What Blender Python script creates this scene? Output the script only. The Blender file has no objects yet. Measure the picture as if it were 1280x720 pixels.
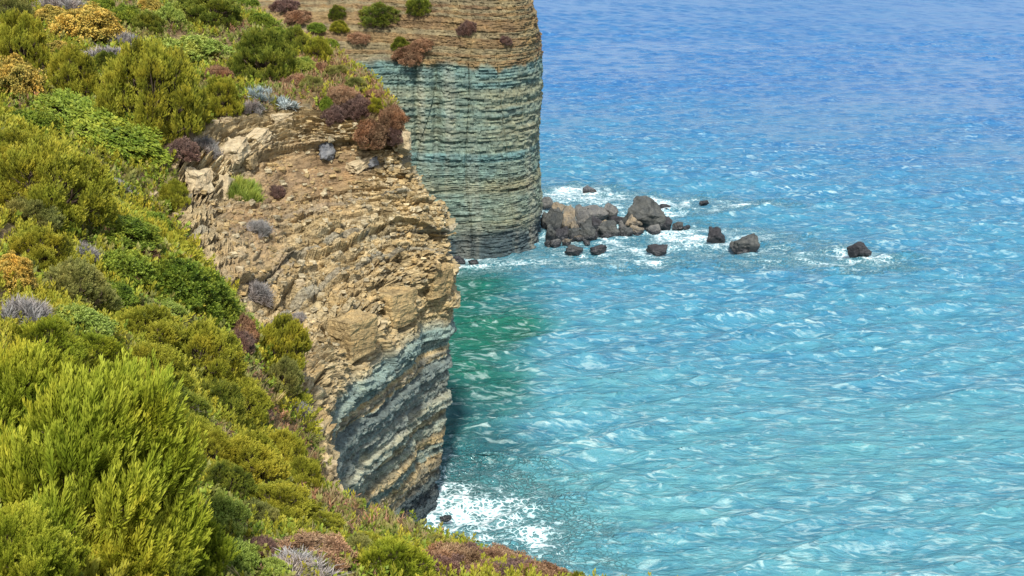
import bpy, bmesh, math, random
import numpy as np
from mathutils import Vector, Matrix, noise as mnoise
from mathutils.bvhtree import BVHTree

rad = math.radians
scene = bpy.context.scene
COL = scene.collection
RNG = np.random.default_rng(7)
random.seed(7)

# ---------------------------------------------------------------- camera
CAM_H, PITCH, FPX = 30.0, rad(17.0), 1545.0
cam_d = bpy.data.cameras.new('camera')
cam = bpy.data.objects.new('camera', cam_d)
COL.objects.link(cam)
cam.location = (0, 0, CAM_H)
cam.rotation_euler = (math.pi / 2 - PITCH, 0, 0)
cam_d.sensor_width = 36.0
cam_d.lens = 36.0 * FPX / 1280.0
cam_d.clip_start = 0.1
cam_d.clip_end = 30000
scene.camera = cam
CP, SP = math.cos(PITCH), math.sin(PITCH)


def ray(px, py):
    """direction in the place for a spot seen in the photograph (1280x720)"""
    a, b = (px - 640) / FPX, (360 - py) / FPX
    return Vector((a, CP + b * SP, -SP + b * CP))


def at_sea(px, py):
    d = ray(px, py)
    t = -CAM_H / d.z
    return Vector((d.x * t, d.y * t, 0.0)), t


# ---------------------------------------------------------------- numpy noise
def _h(i, j, k, seed):
    M = 0xFFFFFFFF
    x = (i.astype(np.int64) * 374761393 + j.astype(np.int64) * 668265263 + k.astype(np.int64) * 2147483647 + seed * 974634777) & M
    x = ((x ^ (x >> 13)) * 1274126177) & M
    x = ((x ^ (x >> 16)) * 2246822519) & M
    x = x ^ (x >> 15)
    return (x & 0xFFFFFF) / float(0xFFFFFF)


def h1(i, seed):
    i = np.asarray(i)
    z = np.zeros_like(i)
    return _h(i, z, z, seed)


def h2(i, j, seed):
    return _h(np.asarray(i), np.asarray(j), np.zeros_like(np.asarray(i)), seed)


def vn(p, f=1.0, seed=0):
    p = np.asarray(p) * f
    i = np.floor(p).astype(np.int64)
    w = p - i
    w = w * w * (3 - 2 * w)
    r = 0
    for a in (0, 1):
        wa = w[..., 0] if a else 1 - w[..., 0]
        for b in (0, 1):
            wb = w[..., 1] if b else 1 - w[..., 1]
            for c in (0, 1):
                wc = w[..., 2] if c else 1 - w[..., 2]
                r = r + wa * wb * wc * _h(i[..., 0] + a, i[..., 1] + b, i[..., 2] + c, seed)
    return r * 2 - 1


def fbm(p, f=1.0, seed=0, o=4):
    r, a, n = 0, 1.0, 0
    for q in range(o):
        r = r + a * vn(p, f, seed + q * 17)
        n += a
        a *= .5
        f *= 2.03
    return r / n * 1.5


def sstep(a, b, x):
    t = np.clip((x - a) / (b - a), 0, 1)
    return t * t * (3 - 2 * t)


def lerp(a, b, t):
    return a + (b - a) * t


def bricks(s, t, th, ln, seed):
    """courses of broken rock: value per stone and how near a joint is"""
    k = np.floor(t / th).astype(np.int64)
    ft = t / th - k
    L = ln * (0.5 + 1.2 * h1(k, seed + 1))
    u = s / L + h1(k, seed + 2) * 9
    j = np.floor(u).astype(np.int64)
    fu = u - j
    v = h2(k, j, seed + 3)
    g = np.maximum(1 - np.minimum(ft, 1 - ft) / 0.12, 0) + np.maximum(1 - np.minimum(fu, 1 - fu) * L / th / 0.12, 0) * .8
    return v, np.clip(g, 0, 1), k


# ---------------------------------------------------------------- objects
def mesh_np(name, verts, faces, mat=None, attrs=None, smooth=True, corners=4):
    me = bpy.data.meshes.new(name)
    verts = np.ascontiguousarray(verts, dtype=np.float32)
    faces = np.ascontiguousarray(faces, dtype=np.int32)
    nf = len(faces)
    me.vertices.add(len(verts))
    me.vertices.foreach_set('co', verts.ravel())
    me.loops.add(nf * corners)
    me.loops.foreach_set('vertex_index', faces.ravel())
    me.polygons.add(nf)
    me.polygons.foreach_set('loop_start', np.arange(nf, dtype=np.int32) * corners)
    me.polygons.foreach_set('loop_total', np.full(nf, corners, dtype=np.int32))
    me.polygons.foreach_set('use_smooth', np.full(nf, smooth, dtype=bool))
    me.update(calc_edges=True)
    for an, (ty, data) in (attrs or {}).items():
        at = me.attributes.new(an, ty, 'POINT')
        data = np.ascontiguousarray(data, dtype=np.float32)
        at.data.foreach_set('color' if ty == 'FLOAT_COLOR' else 'value', data.ravel())
    if mat:
        me.materials.append(mat)
    return me


def link(name, me, parent=None):
    o = bpy.data.objects.new(name, me)
    COL.objects.link(o)
    o.parent = parent
    return o


def tag(o, label=None, cat=None, group=None, kind=None):
    if label: o['label'] = label
    if cat: o['category'] = cat
    if group: o['group'] = group
    if kind: o['kind'] = kind
    return o


# ---------------------------------------------------------------- materials
def nt(name):
    m = bpy.data.materials.new(name)
    m.use_nodes = True
    t = m.node_tree
    t.nodes.clear()
    out = t.nodes.new('ShaderNodeOutputMaterial')
    return m, t, out


class G:
    """short node wiring"""
    def __init__(s, t): s.t = t
    def n(s, ty, **kw):
        x = s.t.nodes.new(ty)
        for k, v in kw.items():
            setattr(x, k, v)
        return x
    def put(s, sock, v):
        if isinstance(v, bpy.types.NodeSocket): s.t.links.new(v, sock)
        else: sock.default_value = v
    def math(s, op, a, b=0.0, c=0.0):
        x = s.n('ShaderNodeMath', operation=op)
        s.put(x.inputs[0], a); s.put(x.inputs[1], b); s.put(x.inputs[2], c)
        return x.outputs[0]
    def mix(s, f, a, b, mode='MIX'):
        x = s.n('ShaderNodeMix', data_type='RGBA', blend_type=mode)
        s.put(x.inputs[0], f); s.put(x.inputs[6], a); s.put(x.inputs[7], b)
        return x.outputs[2]
    def noise(s, vec, scale, detail=4, rough=.55, dist=0.0):
        x = s.n('ShaderNodeTexNoise')
        s.put(x.inputs['Vector'], vec)
        x.inputs['Scale'].default_value = scale
        x.inputs['Detail'].default_value = detail
        x.inputs['Roughness'].default_value = rough
        x.inputs['Distortion'].default_value = dist
        return x.outputs[0]
    def ramp(s, f, stops, interp='LINEAR'):
        x = s.n('ShaderNodeValToRGB')
        x.color_ramp.interpolation = interp
        while len(x.color_ramp.elements) < len(stops): x.color_ramp.elements.new(0.5)
        for e, (p, c) in zip(x.color_ramp.elements, stops):
            e.position = p
            e.color = (*c, 1) if len(c) == 3 else c
        s.put(x.inputs[0], f)
        return x.outputs[0]
    def range(s, v, a, b, c=0.0, d=1.0):
        x = s.n('ShaderNodeMapRange', clamp=True)
        s.put(x.inputs[0], v)
        for i, q in enumerate((a, b, c, d)): s.put(x.inputs[i + 1], q)
        return x.outputs[0]
    def mapping(s, vec, scale=(1, 1, 1), rot=(0, 0, 0)):
        x = s.n('ShaderNodeMapping')
        s.put(x.inputs[0], vec)
        x.inputs['Scale'].default_value = scale
        x.inputs['Rotation'].default_value = rot
        return x.outputs[0]
    def attr(s, name):
        return s.n('ShaderNodeAttribute', attribute_name=name)
    def pos(s): return s.n('ShaderNodeNewGeometry').outputs['Position']
    def bump(s, h, strength=.5, dist=.1, normal=None):
        x = s.n('ShaderNodeBump')
        s.put(x.inputs['Height'], h)
        x.inputs['Strength'].default_value = strength
        x.inputs['Distance'].default_value = dist
        if normal: s.put(x.inputs['Normal'], normal)
        return x.outputs[0]
    def bsdf(s, out, col, rough=.9, normal=None, spec=.3):
        b = s.n('ShaderNodeBsdfPrincipled')
        s.put(b.inputs['Base Color'], col)
        s.put(b.inputs['Roughness'], rough)
        b.inputs['Specular IOR Level'].default_value = spec
        if normal: s.put(b.inputs['Normal'], normal)
        s.t.links.new(b.outputs[0], out.inputs[0])
        return b


def mat_rock(name, bed=7.0, fine=9.0, lines=.42, bmp=1.0):
    """rock whose colour comes with the geometry, with grain, stains and thin bedding on top"""
    m, t, out = nt(name)
    g = G(t)
    p = g.pos()
    col = g.attr('col').outputs['Color']
    n1 = g.noise(p, 1.3, 6, .6)
    n2 = g.noise(p, fine, 5, .65)
    thin = g.noise(g.mapping(p, (1.2, 1.2, bed)), 1.0, 4, .65, .4)
    c = g.mix(.7, col, g.ramp(n1, [(.28, (.5, .5, .52)), (.5, (1, 1, 1)), (.75, (1.35, 1.22, 1.05))]), 'MULTIPLY')
    c = g.mix(.8, c, g.ramp(n2, [(.3, (.55, .53, .5)), (.55, (1, 1, 1)), (.8, (1.3, 1.28, 1.22))]), 'MULTIPLY')
    c = g.mix(.75, c, g.ramp(thin, [(.34, (lines, lines * .96, lines * .92)), (.48, (1, 1, 1)), (.68, (1.3, 1.27, 1.2))]), 'MULTIPLY')
    h = g.math('ADD', g.math('MULTIPLY', n2, .55), g.math('MULTIPLY', thin, .9))
    g.bsdf(out, c, .92, g.bump(h, bmp, .2), .2)
    return m


def mat_boulder(name, c1, c2, wet=(.02, .022, .025)):
    m, t, out = nt(name)
    g = G(t)
    p = g.pos()
    oc = g.n('ShaderNodeTexCoord').outputs['Object']
    n1 = g.noise(oc, 1.6, 6, .62, .3)
    n2 = g.noise(p, 7, 5, .65)
    c = g.mix(g.range(n1, .35, .65), (*c1, 1), (*c2, 1))
    c = g.mix(.8, c, g.ramp(n2, [(.3, (.5, .5, .5)), (.55, (1, 1, 1)), (.8, (1.4, 1.38, 1.3))]), 'MULTIPLY')
    z = g.n('ShaderNodeSeparateXYZ')
    g.put(z.inputs[0], p)
    w = g.range(g.math('ADD', z.outputs[2], g.math('MULTIPLY', g.math('SUBTRACT', n2, .5), .8)), .35, .8, 1, 0)
    c = g.mix(w, c, (*wet, 1))
    g.bsdf(out, c, g.range(w, 0, 1, .85, .3), g.bump(n2, .7, .1), .4)
    return m


def mat_leaf(name, dark, mid, light, trans=.25):
    m, t, out = nt(name)
    g = G(t)
    a = g.attr('tint').outputs['Fac']
    r = g.n('ShaderNodeObjectInfo').outputs['Random']
    p = g.pos()
    n = g.noise(p, 2.2, 3, .6)
    f = g.math('ADD', a, g.math('MULTIPLY', g.math('SUBTRACT', n, .5), .7))
    f = g.math('ADD', f, g.math('MULTIPLY', g.math('SUBTRACT', r, .5), .16))
    c = g.ramp(f, [(.08, dark), (.5, mid), (.95, light)])
    n2 = g.noise(p, .9, 4, .6)
    c = g.mix(g.range(n2, .5, .75, 0, .55), c, g.mix(1, c, (1.45, 1.05, .75, 1), 'MULTIPLY'))
    c = g.mix(g.range(n2, .5, .3, 0, .5), c, g.mix(1, c, (.62, .85, .9, 1), 'MULTIPLY'))
    d = g.n('ShaderNodeBsdfPrincipled')
    g.put(d.inputs['Base Color'], c)
    d.inputs['Roughness'].default_value = .6
    d.inputs['Specular IOR Level'].default_value = .25
    tr = g.n('ShaderNodeBsdfTranslucent')
    g.put(tr.inputs['Color'], c)
    mx = g.n('ShaderNodeMixShader')
    mx.inputs[0].default_value = trans
    t.links.new(d.outputs[0], mx.inputs[1])
    t.links.new(tr.outputs[0], mx.inputs[2])
    t.links.new(mx.outputs[0], out.inputs[0])
    return m


def mat_plain(name, c, rough=.9):
    m, t, out = nt(name)
    g = G(t)
    n = g.noise(g.pos(), 14, 4, .6)
    g.bsdf(out, g.mix(1.0, (*c, 1), g.ramp(n, [(.3, (.6, .6, .6)), (.7, (1.35, 1.3, 1.25))]), 'MULTIPLY'), rough)
    return m


ROCK = mat_rock('layered_rock')
EARTH = mat_rock('hill_earth', 2.0, 6.0)

# ---------------------------------------------------------------- lofted land
def cr(P, n_list):
    """Catmull-Rom through control rows P[(k), ...]; n samples per segment, end point included"""
    P = np.asarray(P, float)
    K = len(P)
    dlen = np.sqrt(((P[1:] - P[:-1]) ** 2).sum(-1))
    if dlen.ndim > 1: dlen = dlen.mean(tuple(range(1, dlen.ndim)))
    tt = np.concatenate([[0], np.cumsum(np.maximum(dlen, 1e-3) ** .6)])
    T = np.zeros_like(P)
    for k in range(K):
        a, b = max(k - 1, 0), min(k + 1, K - 1)
        T[k] = (P[b] - P[a]) / (tt[b] - tt[a])
    out, par = [], []
    for k in range(K - 1):
        h = tt[k + 1] - tt[k]
        n = n_list[k]
        for q in range(n):
            x = q / n
            h00, h10 = 2 * x**3 - 3 * x**2 + 1, x**3 - 2 * x**2 + x
            h01, h11 = -2 * x**3 + 3 * x**2, x**3 - x**2
            out.append(h00 * P[k] + h10 * h * T[k] + h01 * P[k + 1] + h11 * h * T[k + 1])
            par.append(k + x)
    out.append(P[-1]); par.append(K - 1.0)
    return np.array(out), np.array(par)


def grid_faces(nu, nv, keep=None):
    idx = np.arange(nu * nv).reshape(nu, nv)
    f = np.stack([idx[:-1, :-1], idx[1:, :-1], idx[1:, 1:], idx[:-1, 1:]], -1)
    return f if keep is None else f


def normals(P):
    du = np.gradient(P, axis=0)
    dv = np.gradient(P, axis=1)
    n = np.cross(du, dv)
    n /= np.linalg.norm(n, axis=-1, keepdims=True) + 1e-9
    return n

# near headland: each section runs inland -> hillside -> edge -> gully or face -> lip -> face -> sea bed
NEAR = [
 [(-70,-14,46),(-30,-14,40),(-10,-14,35.5),(0,-14,33),(6,-14,30),(9,-14,20),(10,-14,9),(10.5,-14,-2)],
 [(-70,0,46),(-30,0,38),(-8,0,29.8),(0,0,28.1),(5,0,25.5),(8,0,17),(9,0,8),(9.5,0,-2)],
 [(-70,8,44),(-30,8,35),(-8,8,26),(-2,8,23.6),(4.8,9,22.6),(7.5,8.5,16),(8.5,8,7),(9,8,-2)],
 [(-70,14,42),(-30,14,32),(-9,14,24),(-3,14,21.3),(4.9,16.6,19.25),(6.5,17,14),(7.5,15,6),(8,15,-2)],
 [(-70,21,41),(-30,21,29.5),(-11,21,23),(-4.5,20,19.6),(1.7,20,17.8),(3.2,21,13),(4,21.5,6),(4.5,22,-2)],
 [(-70,27,40),(-30,27,28.5),(-11,26,21.6),(-5.5,25,18.2),(-1.0,24,16.15),(0.6,25.5,12),(1,26,6),(1.5,26,-2)],
 [(-70,33,39),(-32,33,28),(-13,31,20.9),(-7,29.5,17.2),(-3.3,28.5,13.7),(-1.6,29.5,10.5),(-1.2,30,6),(-.8,30,-2)],
 [(-70,38,38),(-32,38,27.5),(-14,36,20.5),(-9,34.5,17.2),(-5.3,33.5,12.0),(-4.2,34.5,9.5),(-3.8,35,5),(-3.4,35,-2)],
 [(-70,44,37),(-32,43,27),(-16,42,20.6),(-11,41,17.8),(-7.5,40,14.2),(-6.9,41,12.8),(-6.5,42,11),(-5.9,42,-2)],
 [(-70,50,36),(-33,48,26.5),(-18,46,20.8),(-13,45,17.6),(-10.2,44.3,15.4),(-8.2,46.2,13.6),(-6.9,47.7,12.0),(-6.4,47.6,-2)],
 [(-70,58,35),(-34,54,26),(-21,51,21.4),(-16.5,49.6,19.0),(-13.2,48.6,17.1),(-9.6,50.8,14.4),(-6.1,53,11.9),(-5.1,53,-2)],
 [(-70,70,34),(-36,61,25.6),(-24,56.5,21.9),(-18.6,55,20.4),(-15.4,54.4,19.3),(-10.4,55.3,15.9),(-5.4,56.5,12.3),(-4.4,57,-2)],
 [(-68,90,34),(-38,74,25.8),(-24,67,22.6),(-17.5,63.6,21.3),(-13.4,61.3,20.3),(-8.9,59.9,16.8),(-4.7,58.8,12.3),(-3.7,59,-2)],
 [(-60,105,33),(-34,86,25.5),(-20,75,22.5),(-13.2,68.5,21.3),(-9.2,62.8,20.4),(-6.5,61.4,17.2),(-3.9,60.4,13.1),(-3.9,60.5,-2)],
 [(-50,108,31),(-26,92,24.6),(-15,79,22.3),(-10,71,21.3),(-6.2,62.8,20.0),(-4.9,62.2,16.8),(-3.3,62,13.3),(-4.3,62,-2)],
 [(-46,110,31),(-24,94,24.4),(-14.6,82,22.2),(-10.4,74.5,21.4),(-7.4,66.4,20.6),(-6.3,66.4,16.6),(-5.4,66.4,12.6),(-5.6,66.2,-2)],
 [(-44,112,31),(-22,98,24),(-17,88,22),(-15,82,21.2),(-13.4,76.5,20.6),(-12.6,76,16),(-12,75.5,11),(-11.8,75,-2)],
]
nv_list = [6, 26, 80, 100, 110, 110, 170]
nu_list = [3, 8, 18, 24, 24, 22, 24, 40, 70, 80, 90, 90, 70, 50, 50, 30]
rows = []
for sec in NEAR:
    r, vpar = cr(sec, nv_list)
    rows.append(r)
P, upar = cr(np.array(rows), nu_list)
N = normals(P)
if N[10, 40, 2] < 0: N = -N
nu, nv = P.shape[:2]
U, V = np.meshgrid(upar, vpar, indexing='ij')
lip = P[:, -1, :]
arc = np.concatenate([[0], np.cumsum(np.linalg.norm(np.diff(lip, axis=0), axis=1))])
S = np.repeat(arc[:, None], nv, 1)
# along a bed in the gully the ground runs across the view, so use the plan position there
X, Y, Z = P[..., 0], P[..., 1], P[..., 2]
tt_ = Z + (.05 + .10 * sstep(5.7, 6.2, V)) * (Y - 56) + .45 * vn(P, .16, 3) + .07 * vn(P, .7, 5)
gully = sstep(4.05, 4.5, V) * (1 - sstep(5.8, 6.25, V)) * sstep(8.6, 9.6, U) * (1 - sstep(14.0, 14.6, U))
face = sstep(5.7, 6.2, V)
rock = sstep(3.96, 4.06, V + .06 * fbm(P, .8, 41, 3))
SS = lerp(S, X * .8 + Y * .5, gully)
b1, g1, k1 = bricks(SS + .8 * vn(P, .3, 9), tt_ + .25 * vn(P, .45, 8), .62, 1.7, 11)
b2, g2, k2 = bricks(SS + .3 * vn(P, .9, 19), tt_ + .1 * vn(P, 1.1, 18), .21, .6, 31)
b3, g3, k3 = bricks(SS, tt_ + .05 * vn(P, 2.0, 28), .085, .45, 51)
# the loose brown dirt in the upper middle of the gully and the chute down its left side
dirt = np.exp(-(((X + 9.5) / 2.6) ** 2 + ((Z - 17.6) / 1.5) ** 2)) + .5 * np.exp(-(((X + 11.3 - (15 - Z) * .15) / 1.1) ** 2 + ((Z - 14.6) / 2.6) ** 2))
dirt = np.clip(dirt * 1.25, 0, 1) * gully
dirt = np.clip(dirt + .35 * fbm(P, .5, 61, 3) * gully * (dirt > .05), 0, 1)
amp = lerp(1.0, .15, dirt)
blk = sstep(-.1, .35, fbm(P, .22, 70, 2))
bedout = h1(k2, 301) - .5
d = rock * amp * (.8 * (b1 - .5) * lerp(.35, 1, blk) * lerp(1, .3, face) - .36 * g1 * lerp(1, .2, face) + .34 * (b2 - .5) * lerp(1, .3, face) + face * .20 * bedout - .16 * g2 + .10 * (b3 - .5) + .6 * fbm(P, .22, 71, 3) + .22 * fbm(P, 1.4, 72, 3) * lerp(1, .5, face))
d += rock * gully * 1.0 * (h1(np.floor((tt_ + .5 * vn(P, .35, 75)) / 1.35).astype(int), 313) - .5)
# ribs and chutes of the gully
d += rock * gully * (.35 * np.abs(vn(P * np.array([1, 1, .35]), .42, 77)) - .15)
# upright joints that cut the wall into blocks, and a jutting course above the smooth blue beds
jz = sstep(9.6, 10.4, Z + .25 * vn(P, .5, 79)) * (1 - sstep(13.4, 14.4, Z)) * sstep(5.4, 5.8, V)
ju = S / 2.1 + .25 * vn(P, .3, 78)
jf = np.abs(ju - np.floor(ju) - .5)
d += jz * rock * (.45 * (h2(np.floor(ju + .5).astype(int), np.floor(Z / 1.7).astype(int), 311) - .35) - .75 * (1 - sstep(.0, .06, jf)))
# cave and undercut at the foot of the face
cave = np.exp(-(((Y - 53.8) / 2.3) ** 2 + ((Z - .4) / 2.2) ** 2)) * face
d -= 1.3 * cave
d += face * .35 * sstep(1.5, 5, Z) * (k1 % 3 == 0) * .6
# hollows the squared blocks stand in
_Q = P[::2, ::2]; _i = np.arange(_Q.shape[0] * _Q.shape[1]).reshape(_Q.shape[:2])
_b = BVHTree.FromPolygons(_Q.reshape(-1, 3).tolist(), np.stack([_i[:-1, :-1], _i[1:, :-1], _i[1:, 1:], _i[:-1, 1:]], -1).reshape(-1, 4).tolist())
BLOCK_AT = {}
for key_ in ((492, 384), (443, 418), (542, 352)):
    h_ = _b.ray_cast(Vector((0, 0, CAM_H)), ray(*key_).normalized())
    BLOCK_AT[key_] = h_
    q_ = P - np.array(h_[0])
    rr_ = np.maximum(np.abs(q_[..., 2]) / 1.18, np.hypot(q_[..., 0], q_[..., 1]) / 1.22)
    if key_[0] < 520: d -= .85 * (1 - sstep(.85, 1.1, rr_))
d = d + (1 - rock) * (.28 * fbm(P, .35, 73, 4))
d *= sstep(0, .6, U) * (1 - .0)
Pn = P + N * d[..., None]
near_bed = k2

TAN = np.array([.40, .30, .15]); TAN2 = np.array([.46, .375, .215]); OCH = np.array([.29, .19, .08])
TEAL = np.array([.21, .30, .28]); GREY = np.array([.15, .17, .165]); WET = np.array([.035, .055, .07])
DIRT = np.array([.25, .165, .09]); PALE = np.array([.50, .43, .28])
SOIL = np.array([.17, .12, .065]); STRAW = np.array([.20, .16, .07])


def C3(c): return np.broadcast_to(c, Z.shape + (3,))


def mx(a, b, t): return a + (b - a) * t[..., None]


zz = tt_
col = mx(C3(TAN), C3(TAN2), h2(k1, (SS / 1.5).astype(int), 5))
col = mx(col, C3(OCH), .55 * sstep(.1, .8, fbm(P, .5, 81, 4)))
col = mx(col, C3(PALE), .6 * sstep(.55, 1.0, b2))
col = mx(col, C3(GREY * 1.3), .5 * (h1(k2, 88) > .8))
tealz = (1 - sstep(9.8, 10.6, zz + .25 * vn(P, .5, 84))) * face
tb = h1(np.floor(zz / .55).astype(int), 93)
band = np.where((zz > 8.6) & (zz < 10.6), .95 * (tb > .12), np.where((zz > 6.4) & (zz <= 8.6), .85 * (tb > .2), np.where(tb > .68, .75, .12)))
fb = h1(np.floor((zz + .04 * vn(P, .8, 87)) / .17).astype(int), 95)
band = np.clip(band + .5 * (fb - .55), 0, 1)
col = mx(col, C3(TEAL), np.clip(tealz * band, 0, 1))
col = mx(col, col * .66, tealz * (fb > .72)); col = mx(col, col * 1.12, tealz * (fb < .2))
col = mx(col, C3(GREY), .55 * tealz * ((zz > 6.2) & (zz < 8.2)))
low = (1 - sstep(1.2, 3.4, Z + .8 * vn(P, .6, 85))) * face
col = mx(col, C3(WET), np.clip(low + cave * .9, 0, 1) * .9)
crm = np.exp(-((X + 13.2) / 2.6) ** 2 - ((Z - 18.3) / 1.5) ** 2) * gully
col = mx(col, C3(PALE * 1.05), np.clip(crm, 0, 1) * .75 * (b2 > .25))
col = mx(col, C3(DIRT), dirt * .85)
col *= (.85 + .3 * h2(k2, (SS / .6).astype(int), 7))[..., None]
soil = mx(C3(SOIL), C3(STRAW), sstep(-.2, .5, fbm(P, .9, 86, 4)))
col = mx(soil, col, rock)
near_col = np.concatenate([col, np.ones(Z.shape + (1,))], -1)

idx = np.arange(nu * nv).reshape(nu, nv)
F = np.stack([idx[:-1, :-1], idx[1:, :-1], idx[1:, 1:], idx[:-1, 1:]], -1)
vc = int(np.argmin(np.abs(vpar - 4.0)))


def sub_mesh(name, Pn, faces, colr, mat, smooth=True):
    f = faces.reshape(-1, 4)
    used = np.unique(f)
    remap = np.full(Pn.shape[0] * Pn.shape[1], -1)
    remap[used] = np.arange(len(used))
    me = mesh_np(name, Pn.reshape(-1, 3)[used], remap[f], mat, {'col': ('FLOAT_COLOR', colr.reshape(-1, 4)[used])}, smooth=smooth)
    return me


hill = tag(link('hillside', sub_mesh('hillside', Pn, F[:, :vc], near_col, EARTH)), 'brown earth hillside under the green coastal scrub on the left', 'hillside', kind='structure')
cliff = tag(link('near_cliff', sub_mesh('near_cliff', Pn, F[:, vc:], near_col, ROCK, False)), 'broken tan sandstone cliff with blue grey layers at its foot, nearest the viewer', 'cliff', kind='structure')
P_near, V_near, U_near, N_near, dirt_near, gully_near = Pn, V, U, N, dirt, gully

# ---------------------------------------------------------------- far headland
curve = [(-10,70),(-14,80),(-16.5,92),(-14.5,100.5),(-10,105),(-5,106.6),(-.8,107.6),(1.9,110.6),(3.1,114.5),(3.3,119),(2.2,128),(-4,145),(-20,170)]
steep = [(80,37),(25,30),(9,26.3),(4.2,23.2),(2.0,20),(.8,17),(.8,9),(.35,2.5),(0,-2)]
nose_ = [(80,37),(25,30),(8,26.5),(2.2,23.2),(1.1,20),(.7,17),(.6,9),(.25,2.5),(0,-2)]
gentle = [(90,36),(36,27),(19,23),(9.5,20),(5.2,18),(2.4,15),(1.4,9),(.6,2.5),(0,-2)]
FAR = []
for k, (x, y) in enumerate(curve):
    a, b = curve[max(k - 1, 0)], curve[min(k + 1, len(curve) - 1)]
    tx, ty = b[0] - a[0], b[1] - a[1]
    L = math.hypot(tx, ty)
    nx, ny = -ty / L, tx / L
    pr = gentle if k <= 3 else (nose_ if k >= 7 else steep)
    if k == 4: pr = [((p[0] + q[0]) / 2, (p[1] + q[1]) / 2) for p, q in zip(gentle, steep)]
    sec = []
    for i, (o, z) in enumerate(pr):
        w = min(o / 30, 1)
        ix, iy = nx * (1 - w) + -.78 * w, ny * (1 - w) + .62 * w
        sec.append((x + ix * o, y + iy * o, z))
    FAR.append(sec)
nvf = [5, 10, 40, 46, 56, 56, 130, 110, 40]
rows = [cr(s, nvf[:-1])[0] for s in FAR]
vpar_f = cr(FAR[0], nvf[:-1])[1]
Pf, uf = cr(np.array(rows), [4, 30, 40, 50, 60, 60, 60, 60, 50, 40, 20, 8])
Nf = normals(Pf)
if Nf[200, 5, 2] < 0: Nf = -Nf
nuf, nvf_ = Pf.shape[:2]
Uf, Vf = np.meshgrid(uf, vpar_f, indexing='ij')
base = Pf[:, -1, :]
arcf = np.concatenate([[0], np.cumsum(np.linalg.norm(np.diff(base, axis=0), axis=1))])
Sf = np.repeat(arcf[:, None], nvf_, 1)
X, Y, Z = Pf[..., 0], Pf[..., 1], Pf[..., 2]
tf = Z + .03 * (X + 5) + .3 * vn(Pf, .08, 103) + .03 * vn(Pf, .4, 104)
facef = sstep(4.6, 5.1, Vf)
brown = sstep(1.6, 2.6, Vf) * (1 - facef)
c1, e1, q1 = bricks(Sf + .5 * vn(Pf, .4, 105), tf, .55, 2.2, 111)
c2, e2, q2 = bricks(Sf + .2 * vn(Pf, .9, 106), tf, .27, .9, 131)
c3, e3, q3 = bricks(Sf, tf + .03 * vn(Pf, 2, 107), .11, .5, 151)
ledge = h1(q2, 133)
df = .12 * (c1 - .5) - .06 * e1 + .20 * (c2 - .5) + (.13 + .12 * vn(Pf, .5, 109)) * (ledge - .5) - .08 * e2 + .12 * (c3 - .5) - .03 * e3 + .35 * fbm(Pf, .12, 171, 3) + .05 * fbm(Pf, 1.6, 172, 3)
# vertical clefts
cl = np.exp(-((Sf - arcf[int(np.argmin(abs(uf - 4.75)))]) / .35) ** 2) + .7 * np.exp(-((Sf - arcf[int(np.argmin(abs(uf - 4.45)))]) / .25) ** 2)
jv = np.abs(np.mod(Sf / 3.1 + .5 * vn(Pf, .12, 205), 1) - .5)
df -= .22 * (1 - sstep(0, .03, jv)) * facef
df -= .8 * cl * facef * sstep(8, 12, Z)
df -= .5 * sstep(2.6, .2, Z) * facef if False else .35 * (1 - sstep(.5, 3.0, Z)) * facef
rockf = sstep(1.7, 2.6, Vf + .3 * fbm(Pf, .3, 173, 3))
df = df * lerp(.35, 1, rockf)
Pfn = Pf + Nf * df[..., None]
bb = h1(q1, 191); bb2 = h1(q2, 192)
BR = np.array([.215, .155, .075]); BR2 = np.array([.15, .10, .055]); FT = np.array([.205, .195, .12]); TL = np.array([.105, .195, .195]); TL2 = np.array([.145, .20, .165])
col = mx(C3(FT), C3(TL2), np.clip(.62 + .25 * (bb - .4) + .35 * (bb2 - .5) + .4 * fbm(Pf, .25, 207, 3), 0, 1))
zb = tf + .06 * vn(Pf, .8, 195) + .35 * vn(Pf, .15, 196)
tl = .85 * sstep(14.9, 15.3, zb) * (1 - sstep(16.9, 17.15, zb)) + 1.15 * sstep(6.9, 7.3, zb) * (1 - sstep(9.2, 9.5, zb)) + .6 * sstep(12.4, 12.6, zb) * (1 - sstep(13.2, 13.4, zb)) + .5 * sstep(3.6, 4.2, zb) * (1 - sstep(5.4, 5.8, zb))
tl = np.clip(tl * (1 - .6 * (bb2 > .68)) * (.75 + .5 * fbm(Pf, .5, 194, 3)), 0, 1)
col = mx(col, C3(TL), tl)
top = sstep(16.8, 17.35, zb + .55 * fbm(Pf * np.array([1, 1, .2]), .9, 209, 3))
brc = mx(C3(BR), C3(BR2), np.clip(.5 + fbm(Pf, .4, 197, 4), 0, 1))
brc = mx(brc, C3(FT), .5 * (bb2 > .7))
leftgrey = (1 - sstep(3.6, 4.6, Uf)) * sstep(4.2, 4.6, Vf)
col = mx(col, brc, top * (1 - .8 * leftgrey))
col = mx(col, C3(WET * 1.35), .85 * (1 - sstep(1.6, 3.6, Z + .5 * vn(Pf, .5, 198))) * facef)
stn = fbm(Pf * np.array([1, 1, .07]), .55, 203, 4)
col = mx(col, C3(np.array([.10, .095, .07])), .45 * sstep(.15, .7, stn) * facef)
col = mx(col, C3(np.array([.33, .31, .24])), .3 * sstep(.2, .7, -stn) * facef)
col *= (.82 + .36 * h2(q2, (Sf / .7).astype(int), 199))[..., None]
soil = mx(C3(np.array([.23, .15, .085])), C3(np.array([.3, .24, .15])), sstep(-.2, .6, fbm(Pf, .7, 186, 4)))
col = mx(soil, col, rockf)
far_col = np.concatenate([col, np.ones(Z.shape + (1,))], -1)
idx = np.arange(nuf * nvf_).reshape(nuf, nvf_)
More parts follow.
